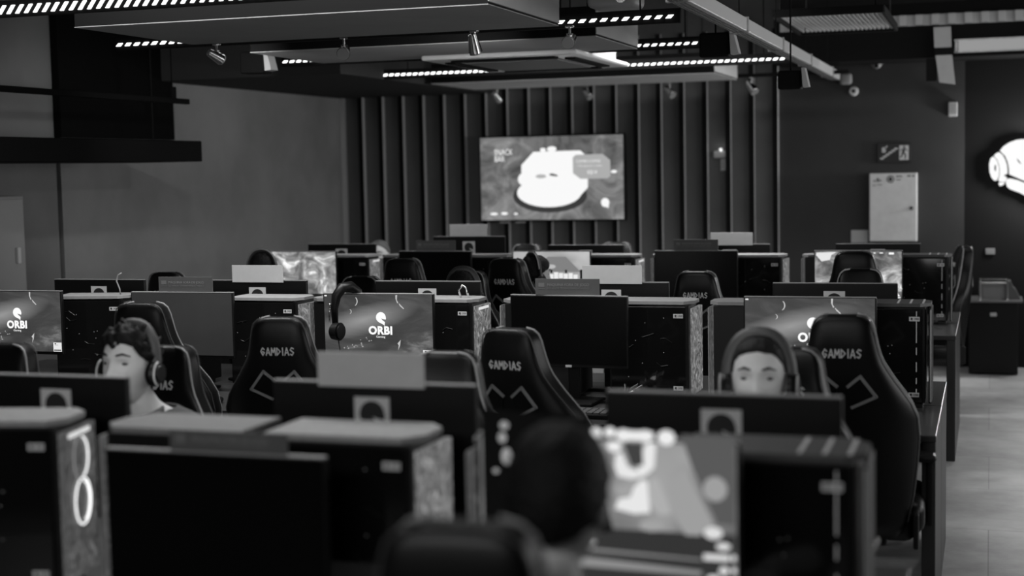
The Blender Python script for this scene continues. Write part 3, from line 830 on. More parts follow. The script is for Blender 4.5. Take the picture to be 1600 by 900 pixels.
# ------------------------------------------------------------------ monitors
WALLP = picture('desktop wallpaper', [(0.28, 0.035), (0.45, 0.05), (0.58, 0.075), (0.74, 0.24)], (1.6, 1, 2.6), distortion=0.9, detail=9, seed=0.35, band=((0.36, 0.60), R(28), (1.7, 4.6), 0.24))
OFF = mat('dark switched off screen', 0.003, 0.25, spec=0.12)
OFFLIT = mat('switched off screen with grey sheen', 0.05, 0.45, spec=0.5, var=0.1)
def make_monitor():
    """screen faces -Y; z = 0 at the desk"""
    t = thing('monitor', 'x', 'monitor')
    MB().box((0, 0, 0.3125), (0.535, 0.022, 0.308), 0.004).build('housing', BLACK, t)
    MB().box((0, 0, 0.4675), (0.531, 0.018, 0.003)).build('top_edge', LITEDGE, t)  # grey strip painting the light caught along the housing top
    autosmooth(MB().box((0, 0.022, 0.255), (0.24, 0.03, 0.15), 0.012).build('rear_bulge', BLACK, t))
    MB().box((0, -0.0115, 0.318), (0.522, 0.003, 0.290)).build('screen', OFF, t)
    MB().box((0.0, -0.012, 0.1645), (0.028, 0.002, 0.010)).build('brand_plate', mat('pale plate', 0.4, 0.5), t)
    MB().box((0, 0.055, 0.13), (0.05, 0.02, 0.25), 0.006).build('stand_neck', BLACK, t)
    autosmooth(MB().box((0, 0.03, 0.008), (0.24, 0.19, 0.014), 0.006).build('stand_base', BLACK, t))
    return t
MON0 = make_monitor()
def monitor(x, y, rz, label, screen=None, dz=0.0, pitch=0.0, rear_sticker=None):
    o = copy_tree(MON0)
    o.location = (x, y, DZ + 0.0005)
    o.rotation_euler = (0, 0, rz)
    if dz:
        for c in o.children:
            n = c.name.split('.')[0]
            if n in ('housing', 'top_edge', 'rear_bulge', 'screen', 'brand_plate'): c.location.z += dz
    tag(o, label, 'monitor', 'black desktop monitors')
    sc_ = [c for c in o.children if c.name.split('.')[0] == 'screen'][0]
    if screen is not None:
        sc_.data = sc_.data.copy()
        sc_.data.materials.clear()
        sc_.data.materials.append(screen)
    if rear_sticker is not None:
        s_ = MB().box((0, 0.0116, 0.387 + dz), (0.092, 0.0012, 0.092)).build('emblem_sticker', STICK, o)
        s_.location.x = rear_sticker
        MB().prism([(p[0] * 0.078 + 0.0, p[1] * 0.078 + 0.385 + dz) for p in EMBLEM], (0, 0.0127, 0), (-1, 0, 0), (0, 0, 1), 0.001).build('emblem', INK, s_)
    return o, sc_

def wallpaper_art(sc_):
    """emblem, word, caption card and bright flecks shown on a lit desktop"""
    Y = -0.0137
    m_ = MB()
    k = 0.056
    m_.prism([(p[0] * k + 0.015, p[1] * k + 0.357) for p in EMBLEM], (0, Y, 0), (1, 0, 0), (0, 0, 1), 0.0006)
    m_.build('shown_emblem', WHITE_LIT, sc_)
    text('shown_word', 'ORBI', 0.05, WHITE_LIT, sc_, face_y(0.012, Y, 0.301), 0.0004, 0.98, bold=0.0022, space=1.08)
    text('shown_subtitle', 'Gaming', 0.013, WHITE_LIT, sc_, face_y(0.012, Y, 0.274), 0.0003, 1.1)
    c_ = MB().box((0.237, Y, 0.196), (0.046, 0.0006, 0.044)).build('caption_card', emit('card light', 0.80, 1.0), sc_)
    MB().box((0.237, Y - 0.0006, 0.181), (0.040, 0.0004, 0.005)).box((0.232, Y - 0.0006, 0.206), (0.018, 0.0004, 0.0015)).box((0.226, Y - 0.0006, 0.212), (0.008, 0.0004, 0.006)).build('card_text', emit('card dark', 0.05, 1.0), c_)
    MB().box((-0.253, Y, 0.457), (0.012, 0.0006, 0.006)).build('shown_icon', emit('icon light', 0.8, 1.0), sc_)
    m_ = MB()
    def crescent(cx, cz, r_, a0, a1, wd): m_.prism(ell(cx, cz, r_, r_, a0, a1, 14) + ell(cx - wd, cz, r_ * 0.97, r_, a1, a0, 14)[::-1][::-1], (0, Y, 0), (1, 0, 0), (0, 0, 1), 0.0005)
    crescent(-0.12, 0.433, 0.024, -55, 45, 0.004)
    crescent(-0.138, 0.386, 0.011, -70, 70, 0.003)
    m_.prism([(0.088, 0.462), (0.096, 0.462), (0.094, 0.44), (0.101, 0.428), (0.096, 0.425), (0.088, 0.445)], (0, Y, 0), (1, 0, 0), (0, 0, 1), 0.0005)
    m_.prism([(0.102, 0.426), (0.106, 0.424), (0.128, 0.402), (0.124, 0.400), (0.108, 0.414)], (0, Y, 0), (1, 0, 0), (0, 0, 1), 0.0005)
    m_.prism([(0.092, 0.245), (0.108, 0.262), (0.104, 0.236), (0.095, 0.216), (0.098, 0.238)], (0, Y, 0), (1, 0, 0), (0, 0, 1), 0.0005)
    m_.build('shown_flecks', emit('fleck light', 0.55, 1.0), sc_)
    m_ = MB()
    rr = random.Random(3)
    for i in range(26):
        q = rr.random()
        m_.prism(ell(-0.235 + 0.20 * q + rr.gauss(0, 0.012), 0.176 + 0.09 * q + rr.gauss(0, 0.010), rr.uniform(0.001, 0.005), rr.uniform(0.001, 0.004), n=7), (0, Y, 0), (1, 0, 0), (0, 0, 1), 0.0005)
    m_.build('shown_sparks', emit('spark light', 0.34, 1.0), sc_)

# near side of the middle row
def wall_mon(x, label, rz=0.0, y=6.06):
    o, s_ = monitor(x, y, rz, label, WALLP)
    wallpaper_art(s_)
    return o
wall_mon(-0.70, 'lit monitor with desktop wallpaper behind the large right hand chair')
wall_mon(-2.605, 'lit monitor with desktop wallpaper and a headset hung on its corner')
wall_mon(-4.525, 'lit monitor with desktop wallpaper at the left edge of the picture')
monitor(-1.715, 6.04, R(-5), 'large switched off black monitor in the middle row, sign standing on top', OFF)
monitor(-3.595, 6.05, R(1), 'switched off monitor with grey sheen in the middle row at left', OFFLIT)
# far side of the middle row (backs towards us)
BR = emit('bright game screen', 0.9, 3.2)
for x, lab, scr in ((-0.645, 'black monitor back with emblem sticker, middle row, in front of the right game screen', BR),
               (-1.645, 'black monitor back with white card on top, middle row, below the wall screen', None),
               (-2.545, 'black monitor back in the middle row, behind the monitor with hanging headset', BR),
               (-3.445, 'black monitor back with white card on top, middle row left', None),
               (-4.352, 'black monitor back at the left end of the middle row', None)):
    monitor(x, 6.52, math.pi, lab, scr, rear_sticker=0.0, dz=0.02)
# near side of the front row
DARKBIG = monitor(-1.60, 2.80, 0, 'big blurred black monitor at lower left, switched off, dark sign on top', OFF, dz=-0.055)[0]
# blurred game picture
_, gs = monitor(-0.7225, 2.80, 0, 'blurred lit game screen at the bottom, right of the dark head', picture('game picture grey', [(0.3, 0.08), (0.5, 0.20), (0.7, 0.36)], (2.2, 1, 1.8), distortion=0.4, detail=1.5, seed=5.2), dz=0.012)
def gp(pts): return [((p[0] / 3.273 + 750 - 1153.4) / 205.0 * 0.2625 + 0.2625, (694.8 - (625 + p[1] / 3.273)) / 224.7 * 0.30 + 0.475) for p in pts]
def gshape(polys, level, lay):
    m_ = MB()
    for p in polys: m_.prism(gp(p), (0, -0.0135 - lay * 0.0007, 0), (1, 0, 0), (0, 0, 1), 0.0005)
    m_.build('shown_shape', emit('game light %.2f' % level, level, 1.0), gs)
gshape([[(480, 690), (1310, 690), (1310, 960), (440, 960)]], 0.035, 0)
gshape([[(0, 120), (570, 150), (600, 300), (640, 480), (690, 700), (480, 740), (430, 960), (0, 960)]], 0.004, 3)  # dark cover laid over the left of the screen, not game picture
gshape([ell(120, 200, 24, 20), ell(108, 262, 22, 26), ell(130, 355, 28, 42), ell(70, 430, 16, 12)], 0.32, 4)  # blurred lights of the tower front, painted onto the screen
gshape([[(1040, 215), (1310, 215), (1310, 640), (1220, 640), (1100, 380)]], 0.10, 0)
gshape([[(960, 470), (1060, 380), (1110, 470), (1200, 640), (1130, 700), (1060, 700), (1010, 620)], ell(1210, 470, 60, 60)], 0.34, 1)
gshape([[(880, 440), (920, 430), (990, 600), (930, 610), (880, 560)]], 0.42, 1)
gshape([ell(750, 228, 40, 30), ell(680, 215, 28, 24), ell(860, 228, 45, 28), [(750, 205), (860, 205), (860, 252), (750, 252)], ell(968, 232, 44, 36), ell(608, 222, 26, 28), ell(700, 285, 36, 26)], 0.85, 2)
gshape([[(710, 320), (740, 315), (770, 380), (820, 400), (845, 300), (870, 262), (915, 262), (905, 380), (860, 420), (790, 440), (720, 430), (700, 380)], [(700, 590), (720, 540), (780, 530), (800, 480), (840, 440), (870, 450), (880, 600), (800, 610)]], 0.80, 2)
gshape([[(620, 260), (660, 260), (670, 460), (640, 470), (610, 440)], [(700, 480), (780, 480), (780, 520), (720, 530)], ell(885, 665, 60, 28)], 0.36, 1)
gshape([[(745, 262), (845, 262), (850, 370), (790, 378)]], 0.055, 3)
gshape([ell(1200, 682, 46, 30), ell(1250, 745, 36, 18), [(1150, 785), (1280, 785), (1280, 815), (1150, 815)], ell(1252, 862, 24, 20), ell(565, 760, 36, 18), ell(1300, 798, 12, 16), ell(1300, 858, 12, 16), [(1170, 890), (1225, 885), (1225, 930), (1170, 930)]], 0.72, 3)
gshape([[(510, 835), (1140, 870), (1140, 892), (510, 885)], [(520, 790), (1140, 812), (1140, 820), (520, 805)], [(500, 760), (545, 760), (530, 850), (490, 850)]], 0.26, 2)
# far side of the front row (backs towards us)
for x, lab, st, dz in ((-0.575, 'blurred black monitor back hiding the face of the right hand player', 0.0, 0.03),
                   (-1.43, 'blurred black monitor back with a pale card standing on its top edge', 0.0, 0.033),
                   (-2.385, 'blurred black monitor back hiding the lower face of the left player', -0.055, 0.028)):
    monitor(x, 3.28, math.pi, lab, BR, rear_sticker=st, dz=dz)
# near side of the back row
GA = picture('bright game picture', [(0.25, 0.02), (0.42, 0.14), (0.55, 0.35), (0.66, 1.0)], (3.6, 1, 3), distortion=1.6, detail=7, seed=7.1, strength=1.2)
GB = picture('dune game picture', [(0.28, 0.02), (0.45, 0.16), (0.58, 0.40), (0.72, 0.85)], (3.2, 1, 3.2), distortion=1.2, detail=6, seed=3.3)
GC = picture('pale game picture', [(0.3, 0.30), (0.5, 0.42), (0.7, 0.55)], (2, 1, 1.5), distortion=0.3, detail=2, seed=1.5)
monitor(-4.56, 9.28, 0, 'bright game screen at the left of the back row, behind a headset', GA)
monitor(-3.565, 9.28, R(-3), 'switched off black monitor in the back row left of the wall screen', OFF)
_, s3 = monitor(-2.745, 9.28, 0, 'pale lit screen in the back row, straight below the wall screen', GC)
m_ = MB()
rr = random.Random(5)
for i in range(9): m_.box((-0.10 + i * 0.033, -0.0136, 0.300 + rr.uniform(-0.006, 0.006)), (0.028, 0.0006, 0.042 + rr.uniform(-0.01, 0.01)))
m_.build('shown_panel', emit('panel light', 0.85, 1.0), s3)
m_ = MB()
for x in (-0.09, 0.0, 0.10): m_.box((x, -0.0143, 0.333), (0.014, 0.0006, 0.022))
m_.box((0.205, -0.0143, 0.310), (0.022, 0.0006, 0.07)).box((0.05, -0.0143, 0.272), (0.30, 0.0006, 0.01))
m_.build('shown_dark_marks', emit('mark dark', 0.015, 1.0), s3)
MB().prism([(-0.12, 0.36), (-0.02, 0.43), (0.10, 0.43), (0.20, 0.33), (-0.16, 0.33)], (0, -0.0136, 0), (1, 0, 0), (0, 0, 1), 0.0005).build('shown_shadow', emit('shadow grey', 0.22, 1.0), s3)
MB().prism(ell(0.0, 0.365, 0.03, 0.014), (0, -0.0143, 0), (1, 0, 0), (0, 0, 1), 0.0005).build('shown_glow', emit('glow grey', 0.5, 1.0), s3)
monitor(-1.785, 9.28, 0, 'wide switched off black monitor in the back row with a sign on top', OFF)
_, s4 = monitor(-0.775, 9.28, 0, 'bright game screen at the right of the back row, behind a chair', GB)
text('shown_text', 'OPA', 0.03, WHITE_LIT, s4, face_y(0.235, -0.0137, 0.238), 0.0003)
MB().prism([(0.215, 0.186), (0.252, 0.186), (0.233, 0.212)], (0, -0.0137, 0), (1, 0, 0), (0, 0, 1), 0.0005).box((0.235, -0.0137, 0.178), (0.04, 0.0005, 0.006)).box((0.10, -0.0137, 0.452), (0.012, 0.0005, 0.006)).box((0.14, -0.0137, 0.452), (0.02, 0.0005, 0.006)).box((0.20, -0.0137, 0.449), (0.03, 0.0005, 0.012)).build('shown_marks', WHITE_LIT, s4)
MB().prism([(-0.255, 0.44), (-0.25, 0.455), (-0.13, 0.458), (-0.16, 0.44), (-0.17, 0.41), (-0.22, 0.40)], (0, -0.0137, 0), (1, 0, 0), (0, 0, 1), 0.0005).build('shown_sky', emit('sky light', 0.8, 1.0), s4)
# far side of the back row
for x, lab, dz in ((-0.69, 'black monitor back in the back row, below the electrical cabinet', 0.015),
               (-1.65, 'black monitor back with white card, back row, before the right hand slats', 0.015),
               (-2.64, 'black monitor back in the back row, just below the wall screen', 0.012),
               (-3.49, 'black monitor back with white card and emblem sticker, left of the wall screen', 0.075),
               (-4.47, 'black monitor back in the back row, beside a half hidden head', 0.025)):
    monitor(x, 9.76, math.pi, lab, None, rear_sticker=0.0, dz=dz)
for c in list(MON0.children_recursive): bpy.data.objects.remove(c)
bpy.data.objects.remove(MON0)

# white cards on the monitor tops (blank backs) and the dark signs
def card(x, y, z, label, w_=0.28, h=0.085):
    o = MB().box((0, 0, h / 2), (w_, 0.004, h), 0.0008).build('paper_sign', PAPER)
    o.location = (x, y, z)
    return tag(o, label, 'sign', 'white cards on the monitors')
card(-1.43, 3.266, 1.226, 'blurred pale card on the front row monitor, before the hanging headset')
card(-3.44, 6.506, 1.213, 'white card on a middle row monitor, left, below the dark headset')
card(-1.64, 6.506, 1.215, 'white card on the middle row monitor left of the embroidered chair top')
card(-3.49, 9.746, 1.279, 'white card in the back row, just left of the wall screen')
card(-1.635, 9.746, 1.211, 'white card in the back row before the right hand slats')
def darksign(x, y, z, label, h=0.07, rz=0.0, vis=True):
    t = thing('notice_sign', label, 'sign', (x, y, z), rz, 'dark notice signs on monitors')
    MB().box((0, 0, h / 2), (0.285, 0.005, h), 0.001).build('plate', SIGN, t)
    text('notice_text', 'M\u00c1QUINA FORA DE JOGO', 0.0165, SIGNTEXT, t, face_y(-0.09, -0.0028, h * 0.62), 0.0003, 0.95, 'LEFT')
    text('notice_subtext', 'ESTAMOS TRABALHANDO NISSO', 0.0125, mat('faint lettering', 0.14, 0.6), t, face_y(-0.09, -0.0028, h * 0.40), 0.0003, 1.0, 'LEFT')
    m_ = MB()
    m_.box((-0.115, -0.0029, h * 0.62), (0.026, 0.0006, 0.018)).box((-0.115, -0.0029, h * 0.38), (0.032, 0.0006, 0.002))
    m_.build('notice_icon', mat('faint lettering', 0.125, 0.6), t)
    return t
darksign(-1.72, 6.042, 1.2045, 'dark grey notice sign on the large black monitor of the middle row')
darksign(-3.575, 6.05, 1.2045, 'dark grey notice sign on the left dark monitor of the middle row')
darksign(-1.565, 2.80, 1.1495, 'blurred dark notice sign on the big black monitor at lower left', 0.045)
darksign(-3.56, 9.282, 1.2045, 'dark notice sign in the back row, left of the wall screen')
darksign(-1.785, 9.28, 1.2045, 'dark notice sign in the back row, right of the wall screen')

# keyboards and mice at the near side of the middle row
def make_keyboard():
    t = thing('keyboard', 'x', 'keyboard')
    MB().box((0, 0, 0.010), (0.44, 0.135, 0.018), 0.004).build('frame', BLACK, t)
    m_ = MB()
    for r_ in range(5):
        for c in range(15): m_.box((-0.196 + c * 0.028, -0.048 + r_ * 0.024, 0.022), (0.023, 0.019, 0.007))
    m_.build('keys', mat('pale lit keys', 0.09, 0.5), t)
    return t
kb0 = None
for k in range(5):
    if kb0 is None: kb0 = make_keyboard(); o = kb0
    else: o = copy_tree(kb0)
    o.location = (-0.72 - 0.955 * k, 5.74, DZ + 0.001)
    tag(o, 'black keyboard on the near side of the middle row, %s' % NTH[k], 'keyboard', 'black keyboards')
    mo = thing('mouse', 'black mouse on the near side of the middle row, %s' % NTH[k], 'mouse', (-0.40 - 0.955 * k, 5.74, DZ + 0.001), 0, 'black mice')
    autosmooth(MB().sphere((0, 0, 0.014), 0.03, (1, 1.8, 0.6)).build('shell', BLACK, mo))
    MB().cyl((-0.004, 0.028, 0.028), (0.004, 0.028, 0.028), 0.008, seg=12).build('wheel', GREYP, mo)
# crumpled clear bag of cables under the dark monitor
m_ = MB()
rr = random.Random(11)
for i in range(16):
    a = rr.uniform(0, 6.28)
    p = Vector((math.cos(a) * 0.02, math.sin(a) * 0.02, rr.uniform(0.02, 0.07)))
    d = Vector((rr.uniform(-1, 1), rr.uniform(-0.6, 0.6), rr.uniform(-0.2, 1))).normalized()
    s_ = d.cross(Vector((0.3, 0.5, 0.8))).normalized()
    m_.prism([(0, -0.008), (0.035, -0.012), (0.045, 0.010), (0.01, 0.012)], p, d, s_, 0.002)
o = m_.build('crumpled_bag', mat('crumpled foil', 0.45, 0.15, metal=0.6))
o.location = (-1.44, 5.98, DZ + 0.002)
tag(o, 'crumpled shiny bag under the large black monitor of the middle row', 'bag')

# ------------------------------------------------------------------ gaming chairs
PROFILE = [(0.40, 0.19), (0.46, 0.225), (0.55, 0.245), (0.66, 0.258), (0.76, 0.264), (0.83, 0.258), (0.885, 0.236), (0.93, 0.206), (0.965, 0.181), (1.0, 0.158), (1.03, 0.140), (1.06, 0.128), (1.09, 0.120), (1.125, 0.113), (1.155, 0.107), (1.178, 0.098), (1.193, 0.080), (1.20, 0.050)]
def chair_y(z): return -0.27 - (z - 0.45) * 0.13
STROKES = {
 'G': [[(0.9, 0.75), (0.5, 1.0), (0.05, 0.55), (0.45, 0.0), (0.85, 0.35), (0.45, 0.5)]],
 'A': [[(0.0, 0.0), (0.5, 1.0), (0.95, 0.0)], [(0.2, 0.32), (0.75, 0.32)]],
 'M': [[(0.0, 0.0), (0.12, 1.0), (0.5, 0.35), (0.88, 1.0), (1.0, 0.0)]],
 'D': [[(0.1, 0.0), (0.1, 1.0), (0.9, 0.5), (0.1, 0.0)]],
 'I': [[(0.5, 0.0), (0.5, 1.0)]],
 'S': [[(0.9, 0.85), (0.45, 1.0), (0.1, 0.7), (0.85, 0.35), (0.5, 0.0), (0.05, 0.15)]]}
def stroke_word(word, wid, hei):
    n = len(word)
    adv = [0.55 if c == 'I' else 1.0 for c in word]
    tot = sum(adv)
    x = -wid / 2
    segs = []
    for c, a in zip(word, adv):
        cw = wid * a / tot
        for st in STROKES[c]:
            for p, q in zip(st[:-1], st[1:]):
                segs.append(((x + cw * (0.08 + 0.8 * p[0]), (p[1] - 0.5) * hei), (x + cw * (0.08 + 0.8 * q[0]), (q[1] - 0.5) * hei)))
        x += cw
    return segs
def seg_poly(p, q, wd):
    d = Vector((q[0] - p[0], q[1] - p[1]))
    d.normalize()
    n = Vector((-d.y, d.x)) * wd / 2
    e = d * wd * 0.3
    return [(p[0] - e.x + n.x, p[1] - e.y + n.y), (p[0] - e.x - n.x, p[1] - e.y - n.y), (q[0] + e.x - n.x, q[1] + e.y - n.y), (q[0] + e.x + n.x, q[1] + e.y + n.y)]
def make_chair():
    """faces +Y, origin on the floor under the gas column"""
    t = thing('gaming_chair', 'x', 'chair')
    # backrest: stacked rounded rings, wings curling forward, thick piping edge
    rings = []
    N = 40
    for z, hw in PROFILE:
        th = 0.055 if z < 1.1 else 0.055 * (0.35 + 0.65 * max(0.0, (1.2 - z) / 0.1) ** 0.5)
        wing = 0.075 * math.exp(-((z - 0.74) / 0.2) ** 2)
        rg = []
        for k in range(N):
            a = 2 * math.pi * k / N
            ca, sa = math.cos(a), math.sin(a)
            e = 0.42
            x = hw * math.copysign(abs(ca) ** e, ca)
            yy = th * math.copysign(abs(sa) ** 0.55, sa)
            u = abs(x) / max(hw, 0.01)
            y = chair_y(z) + yy + wing * (max(0, u - 0.45) / 0.55) ** 2 + (0.012 * u * u if sa > 0 else 0)
            rg.append((x, y, z))
        rings.append(rg)
    m_ = MB().loft(rings)
    bk = m_.build('backrest', LEATHER, t, True)
    # piping seams down both edges
    for s in (-1, 1):
        m_ = MB()
        pts = []
        for z, hw in PROFILE[1:]:
            wing = 0.075 * math.exp(-((z - 0.74) / 0.2) ** 2)
            pts.append((s * (hw * 0.985), chair_y(z) + wing * 0.97 - 0.030, z))
        m_.tube(pts, 0.0024, 6)
        m_.build('piping', mat('dark piping', 0.05, 0.45), bk, True)
        m_ = MB()
        pts = []
        for z, hw in PROFILE[1:]:
            wing = 0.075 * math.exp(-((z - 0.74) / 0.2) ** 2)
            pts.append((s * (hw * 0.985), chair_y(z) + wing * 0.97 + 0.034, z))
        m_.tube(pts, 0.0042, 6)
        m_.build('piping', PIPING, bk, True)
    # embroidered word, front and rear
    for zc, yoff, sgn in ((1.068, -0.0555, 1), (1.068, 0.0685, -1)):
        m_ = MB()
        for p, q in stroke_word('GAMDIAS', 0.138, 0.030):
            m_.prism([(a * sgn, b_) for a, b_ in seg_poly(p, q, 0.0036)], (0, chair_y(zc) + yoff, zc), (1, 0, 0), (0, -0.13, 1), 0.0022)
        m_.build('embroidered_word', THREAD, bk)
    # two slanted belt slots with pale trim
    for s in (-1, 1):
        pin = [(0.018, 0.951), (0.062, 0.988), (0.116, 0.917), (0.032, 0.877)]
        P_ = [(s * p[0], p[1]) for p in pin]
        for yo, nm in ((-0.0566, 1), (0.058, -1)):
            m_ = MB()
            m_.prism([(p[0], (p[1] - 0.93)) for p in P_], (0, chair_y(0.93) + yo, 0.93), (1, 0, 0), (0, -0.13, 1), 0.003)
            sl = m_.build('belt_slot', mat('dark slot', 0.004, 0.25), bk)
            m_ = MB()
            for p, q in zip(P_[:-1], P_[1:]):
                m_.prism([(a, b_ - 0.93) for a, b_ in seg_poly(p, q, 0.010)], (0, chair_y(0.93) + yo * 1.03, 0.93), (1, 0, 0), (0, -0.13, 1), 0.006)
            m_.build('slot_trim', TRIM, sl)
    autosmooth(MB().box((0, -0.03, 0.435), (0.50, 0.50, 0.11), 0.04, seg=4).box((-0.235, 0.0, 0.455), (0.09, 0.46, 0.12), 0.04, seg=3).box((0.235, 0.0, 0.455), (0.09, 0.46, 0.12), 0.04, seg=3).build('seat', LEATHER, t))
    for s in (-1, 1):
        o = MB().box((s * 0.285, -0.01, 0.655), (0.07, 0.25, 0.028), 0.012).box((s * 0.295, -0.02, 0.52), (0.026, 0.06, 0.26), 0.008).box((s * 0.25, -0.02, 0.40), (0.11, 0.06, 0.02), 0.006).build('armrest', BLACK, t)
    MB().box((0, -0.25, 0.395), (0.30, 0.09, 0.05), 0.01).box((-0.25, -0.27, 0.43), (0.02, 0.08, 0.13), 0.008).box((0.25, -0.27, 0.43), (0.02, 0.08, 0.13), 0.008).build('recline_bracket', BLACK, t)
    MB().cyl((0, 0, 0.10), (0, 0, 0.26), 0.028).cyl((0, 0, 0.25), (0, 0, 0.37), 0.016).box((0, 0, 0.375), (0.2, 0.26, 0.03), 0.008).build('gas_column', BLACK, t)
    m_ = MB()
    for k in range(5):
        a = 2 * math.pi * k / 5 + 0.3
        d = Vector((math.cos(a), math.sin(a), 0)); n = Vector((-d.y, d.x, 0))
        rg = []
        for q, wd, z0, z1 in ((0.02, 0.035, 0.085, 0.135), (0.16, 0.028, 0.08, 0.12), (0.30, 0.02, 0.068, 0.095)):
            c = d * q
            rg.append([c + n * wd + Vector((0, 0, z0)), c - n * wd + Vector((0, 0, z0)), c - n * wd * 0.8 + Vector((0, 0, z1)), c + n * wd * 0.8 + Vector((0, 0, z1))])
        m_.loft(rg)
    m_.cyl((0, 0, 0.075), (0, 0, 0.14), 0.05)
    m_.build('star_base', BLACK, t)
    for k in range(5):
        a = 2 * math.pi * k / 5 + 0.3
        d = Vector((math.cos(a), math.sin(a), 0)) * 0.295
        n = Vector((-d.y, d.x, 0)).normalized()
        o = MB().cyl(d + n * 0.010 + Vector((0, 0, 0.031)), d + n * 0.028 + Vector((0, 0, 0.031)), 0.031, seg=18, bev=0.004).cyl(d - n * 0.028 + Vector((0, 0, 0.031)), d - n * 0.010 + Vector((0, 0, 0.031)), 0.031, seg=18, bev=0.004).cyl(d - n * 0.02 + Vector((0, 0, 0.034)), d + n * 0.02 + Vector((0, 0, 0.034)), 0.012).cyl(d + Vector((0, 0, 0.04)), d + Vector((0, 0, 0.075)), 0.009).build('caster', BLACK, t)
        autosmooth(o)
    return t
CH0 = make_chair()
_cu = [False]
def chair(x, y, deg, ztop, label):
    """x, y: where the top of the backrest stands"""
    if not _cu[0]: o = CH0; _cu[0] = True
    else: o = copy_tree(CH0)
    s = ztop / 1.2
    a = R(deg)
    off = Vector((-math.sin(a), math.cos(a), 0)) * (-chair_y(1.2))
    o.location = (x + off.x, y + off.y, 0)
    o.rotation_euler = (0, 0, a)
    o.scale = (1, 1, s)
    return tag(o, label, 'chair', 'black gaming chairs')
B_ = 'black gaming chair with pale embroidered word '
chair(-0.69, 1.86, 4, 1.268, 'blurred chair top in the foreground, cut off by the bottom edge')
chair(-3.28, 5.20, 6, 1.235, B_ + 'behind the left player, middle row')
chair(-2.635, 5.15, 10, 1.19, B_ + 'and slot trim, left of the hanging headset')
chair(-1.64, 5.0, -14, 1.177, B_ + 'and shiny side, before the largest black monitor')
chair(-0.492, 5.25, 2, 1.215, 'large dark gaming chair before the right hand wallpaper monitor, right of the player')
chair(-2.74, 4.50, 180, 1.155, 'black gaming chair holding the left player, pale piping on its edge')
chair(-1.665, 4.42, 183, 1.166, 'empty black gaming chair behind the blurred pale card, edge piping showing')
chair(-0.60, 4.62, 176, 1.175, 'black gaming chair holding the right player, pale piping curving down')
chair(-3.33, 4.40, 180, 1.165, 'black gaming chair at the left edge of the picture')
chair(-3.36, 8.2, 2, 1.222, B_ + 'in the back row, right of the cracked tower')
chair(-2.70, 8.2, -10, 1.222, B_ + 'and shiny rim, before the pale screen')
chair(-1.528, 7.95, 0, 1.168, B_ + 'and pale rim, before the wide dark monitor')
chair(-4.80, 7.9, 4, 1.158, 'black gaming chair top with pale word behind the left notice sign')
chair(-0.704, 8.2, 0, 1.262, 'glossy black chair top before the bright game screen at right')
chair(-0.625, 7.62, 181, 1.209, 'black chair rim facing us, below the glossy chair at right')
chair(-2.80, 7.80, 178, 1.178, 'black chair with pale piping holding the middle row far player')
chair(-3.43, 7.75, 180, 1.15, 'black chair top showing right of the left white card, middle row far side')
chair(-0.165, 10.75, 105, 1.146, 'black chair turned sideways at the aisle end of the back row')
chair(-2.70, 10.9, 180, 1.175, 'black chair top peeking above the far monitors, below the wall screen')
chair(-3.42, 10.9, 180, 1.16, 'small pale chair top peeking above the back row, just below the wall screen')

# ------------------------------------------------------------------ people
def evaluated_mesh(o, name):
    dg = bpy.context.evaluated_depsgraph_get()
    dg.update()
    me = bpy.data.meshes.new_from_object(o.evaluated_get(dg))
    me.name = name
    return me
def skin_mesh(verts, edges, radii, root, sub=2):
    me = bpy.data.meshes.new('sk')
    me.from_pydata(verts, edges, [])
    o = bpy.data.objects.new('sk', me)
    COL.objects.link(o)
    o.modifiers.new('skin', 'SKIN').use_smooth_shade = True
    if not me.skin_vertices: me.skin_vertices.new()
    for i, rr in enumerate(radii):
        me.skin_vertices[0].data[i].radius = rr if isinstance(rr, tuple) else (rr, rr)
        me.skin_vertices[0].data[i].use_root = (i == root)
    s = o.modifiers.new('sub', 'SUBSURF'); s.levels = sub; s.render_levels = sub
    r_ = evaluated_mesh(o, 'sk')
    bpy.data.objects.remove(o)
    return r_

def head_point(d, off=0.0):
    """surface of a head (centre at the middle of the skull, face towards +Y) in direction d"""
    x, y, z = d
    rx, ry, rz = 0.074, 0.096, 0.118
    ex = 2.0 + 0.55 * max(0.0, z)
    k = (abs(x / rx) ** ex + abs(y / ry) ** ex + abs(z / rz) ** ex) ** (-1.0 / ex)
    p = Vector((x * k, y * k, z * k))
    if p.z < 0:
        q = min(1.0, -p.z / 0.118)
        p.x *= 1 - 0.30 * q ** 1.6
        if p.y > 0: p.y *= 1 - 0.02 * q
        else: p.y *= 1 - 0.42 * q ** 1.3
    if p.y > 0:
        fl = max(0.0, p.y / 0.096)
        g = lambda cx, cz, sx, sz: math.exp(-((p.x - cx) / sx) ** 2 - ((p.z - cz) / sz) ** 2) * fl
        p.y += 0.026 * g(0, -0.030, 0.011, 0.016) + 0.012 * g(0, -0.005, 0.009, 0.024)
        p.y += 0.006 * (g(-0.030, 0.032, 0.024, 0.010) + g(0.030, 0.032, 0.024, 0.010)) + 0.003 * g(0, 0.03, 0.02, 0.012)
        p.y -= 0.011 * (g(-0.032, 0.010, 0.017, 0.013) + g(0.032, 0.010, 0.017, 0.013))
        p.y += 0.005 * (g(-0.042, -0.025, 0.018, 0.018) + g(0.042, -0.025, 0.018, 0.018))
        p.y += 0.006 * g(0, -0.062, 0.020, 0.006) + 0.006 * g(0, -0.074, 0.017, 0.006) - 0.004 * g(0, -0.068, 0.02, 0.003)
        p.y += 0.008 * g(0, -0.100, 0.018, 0.012)
    if off:
        p += Vector(d).normalized() * off
    return p
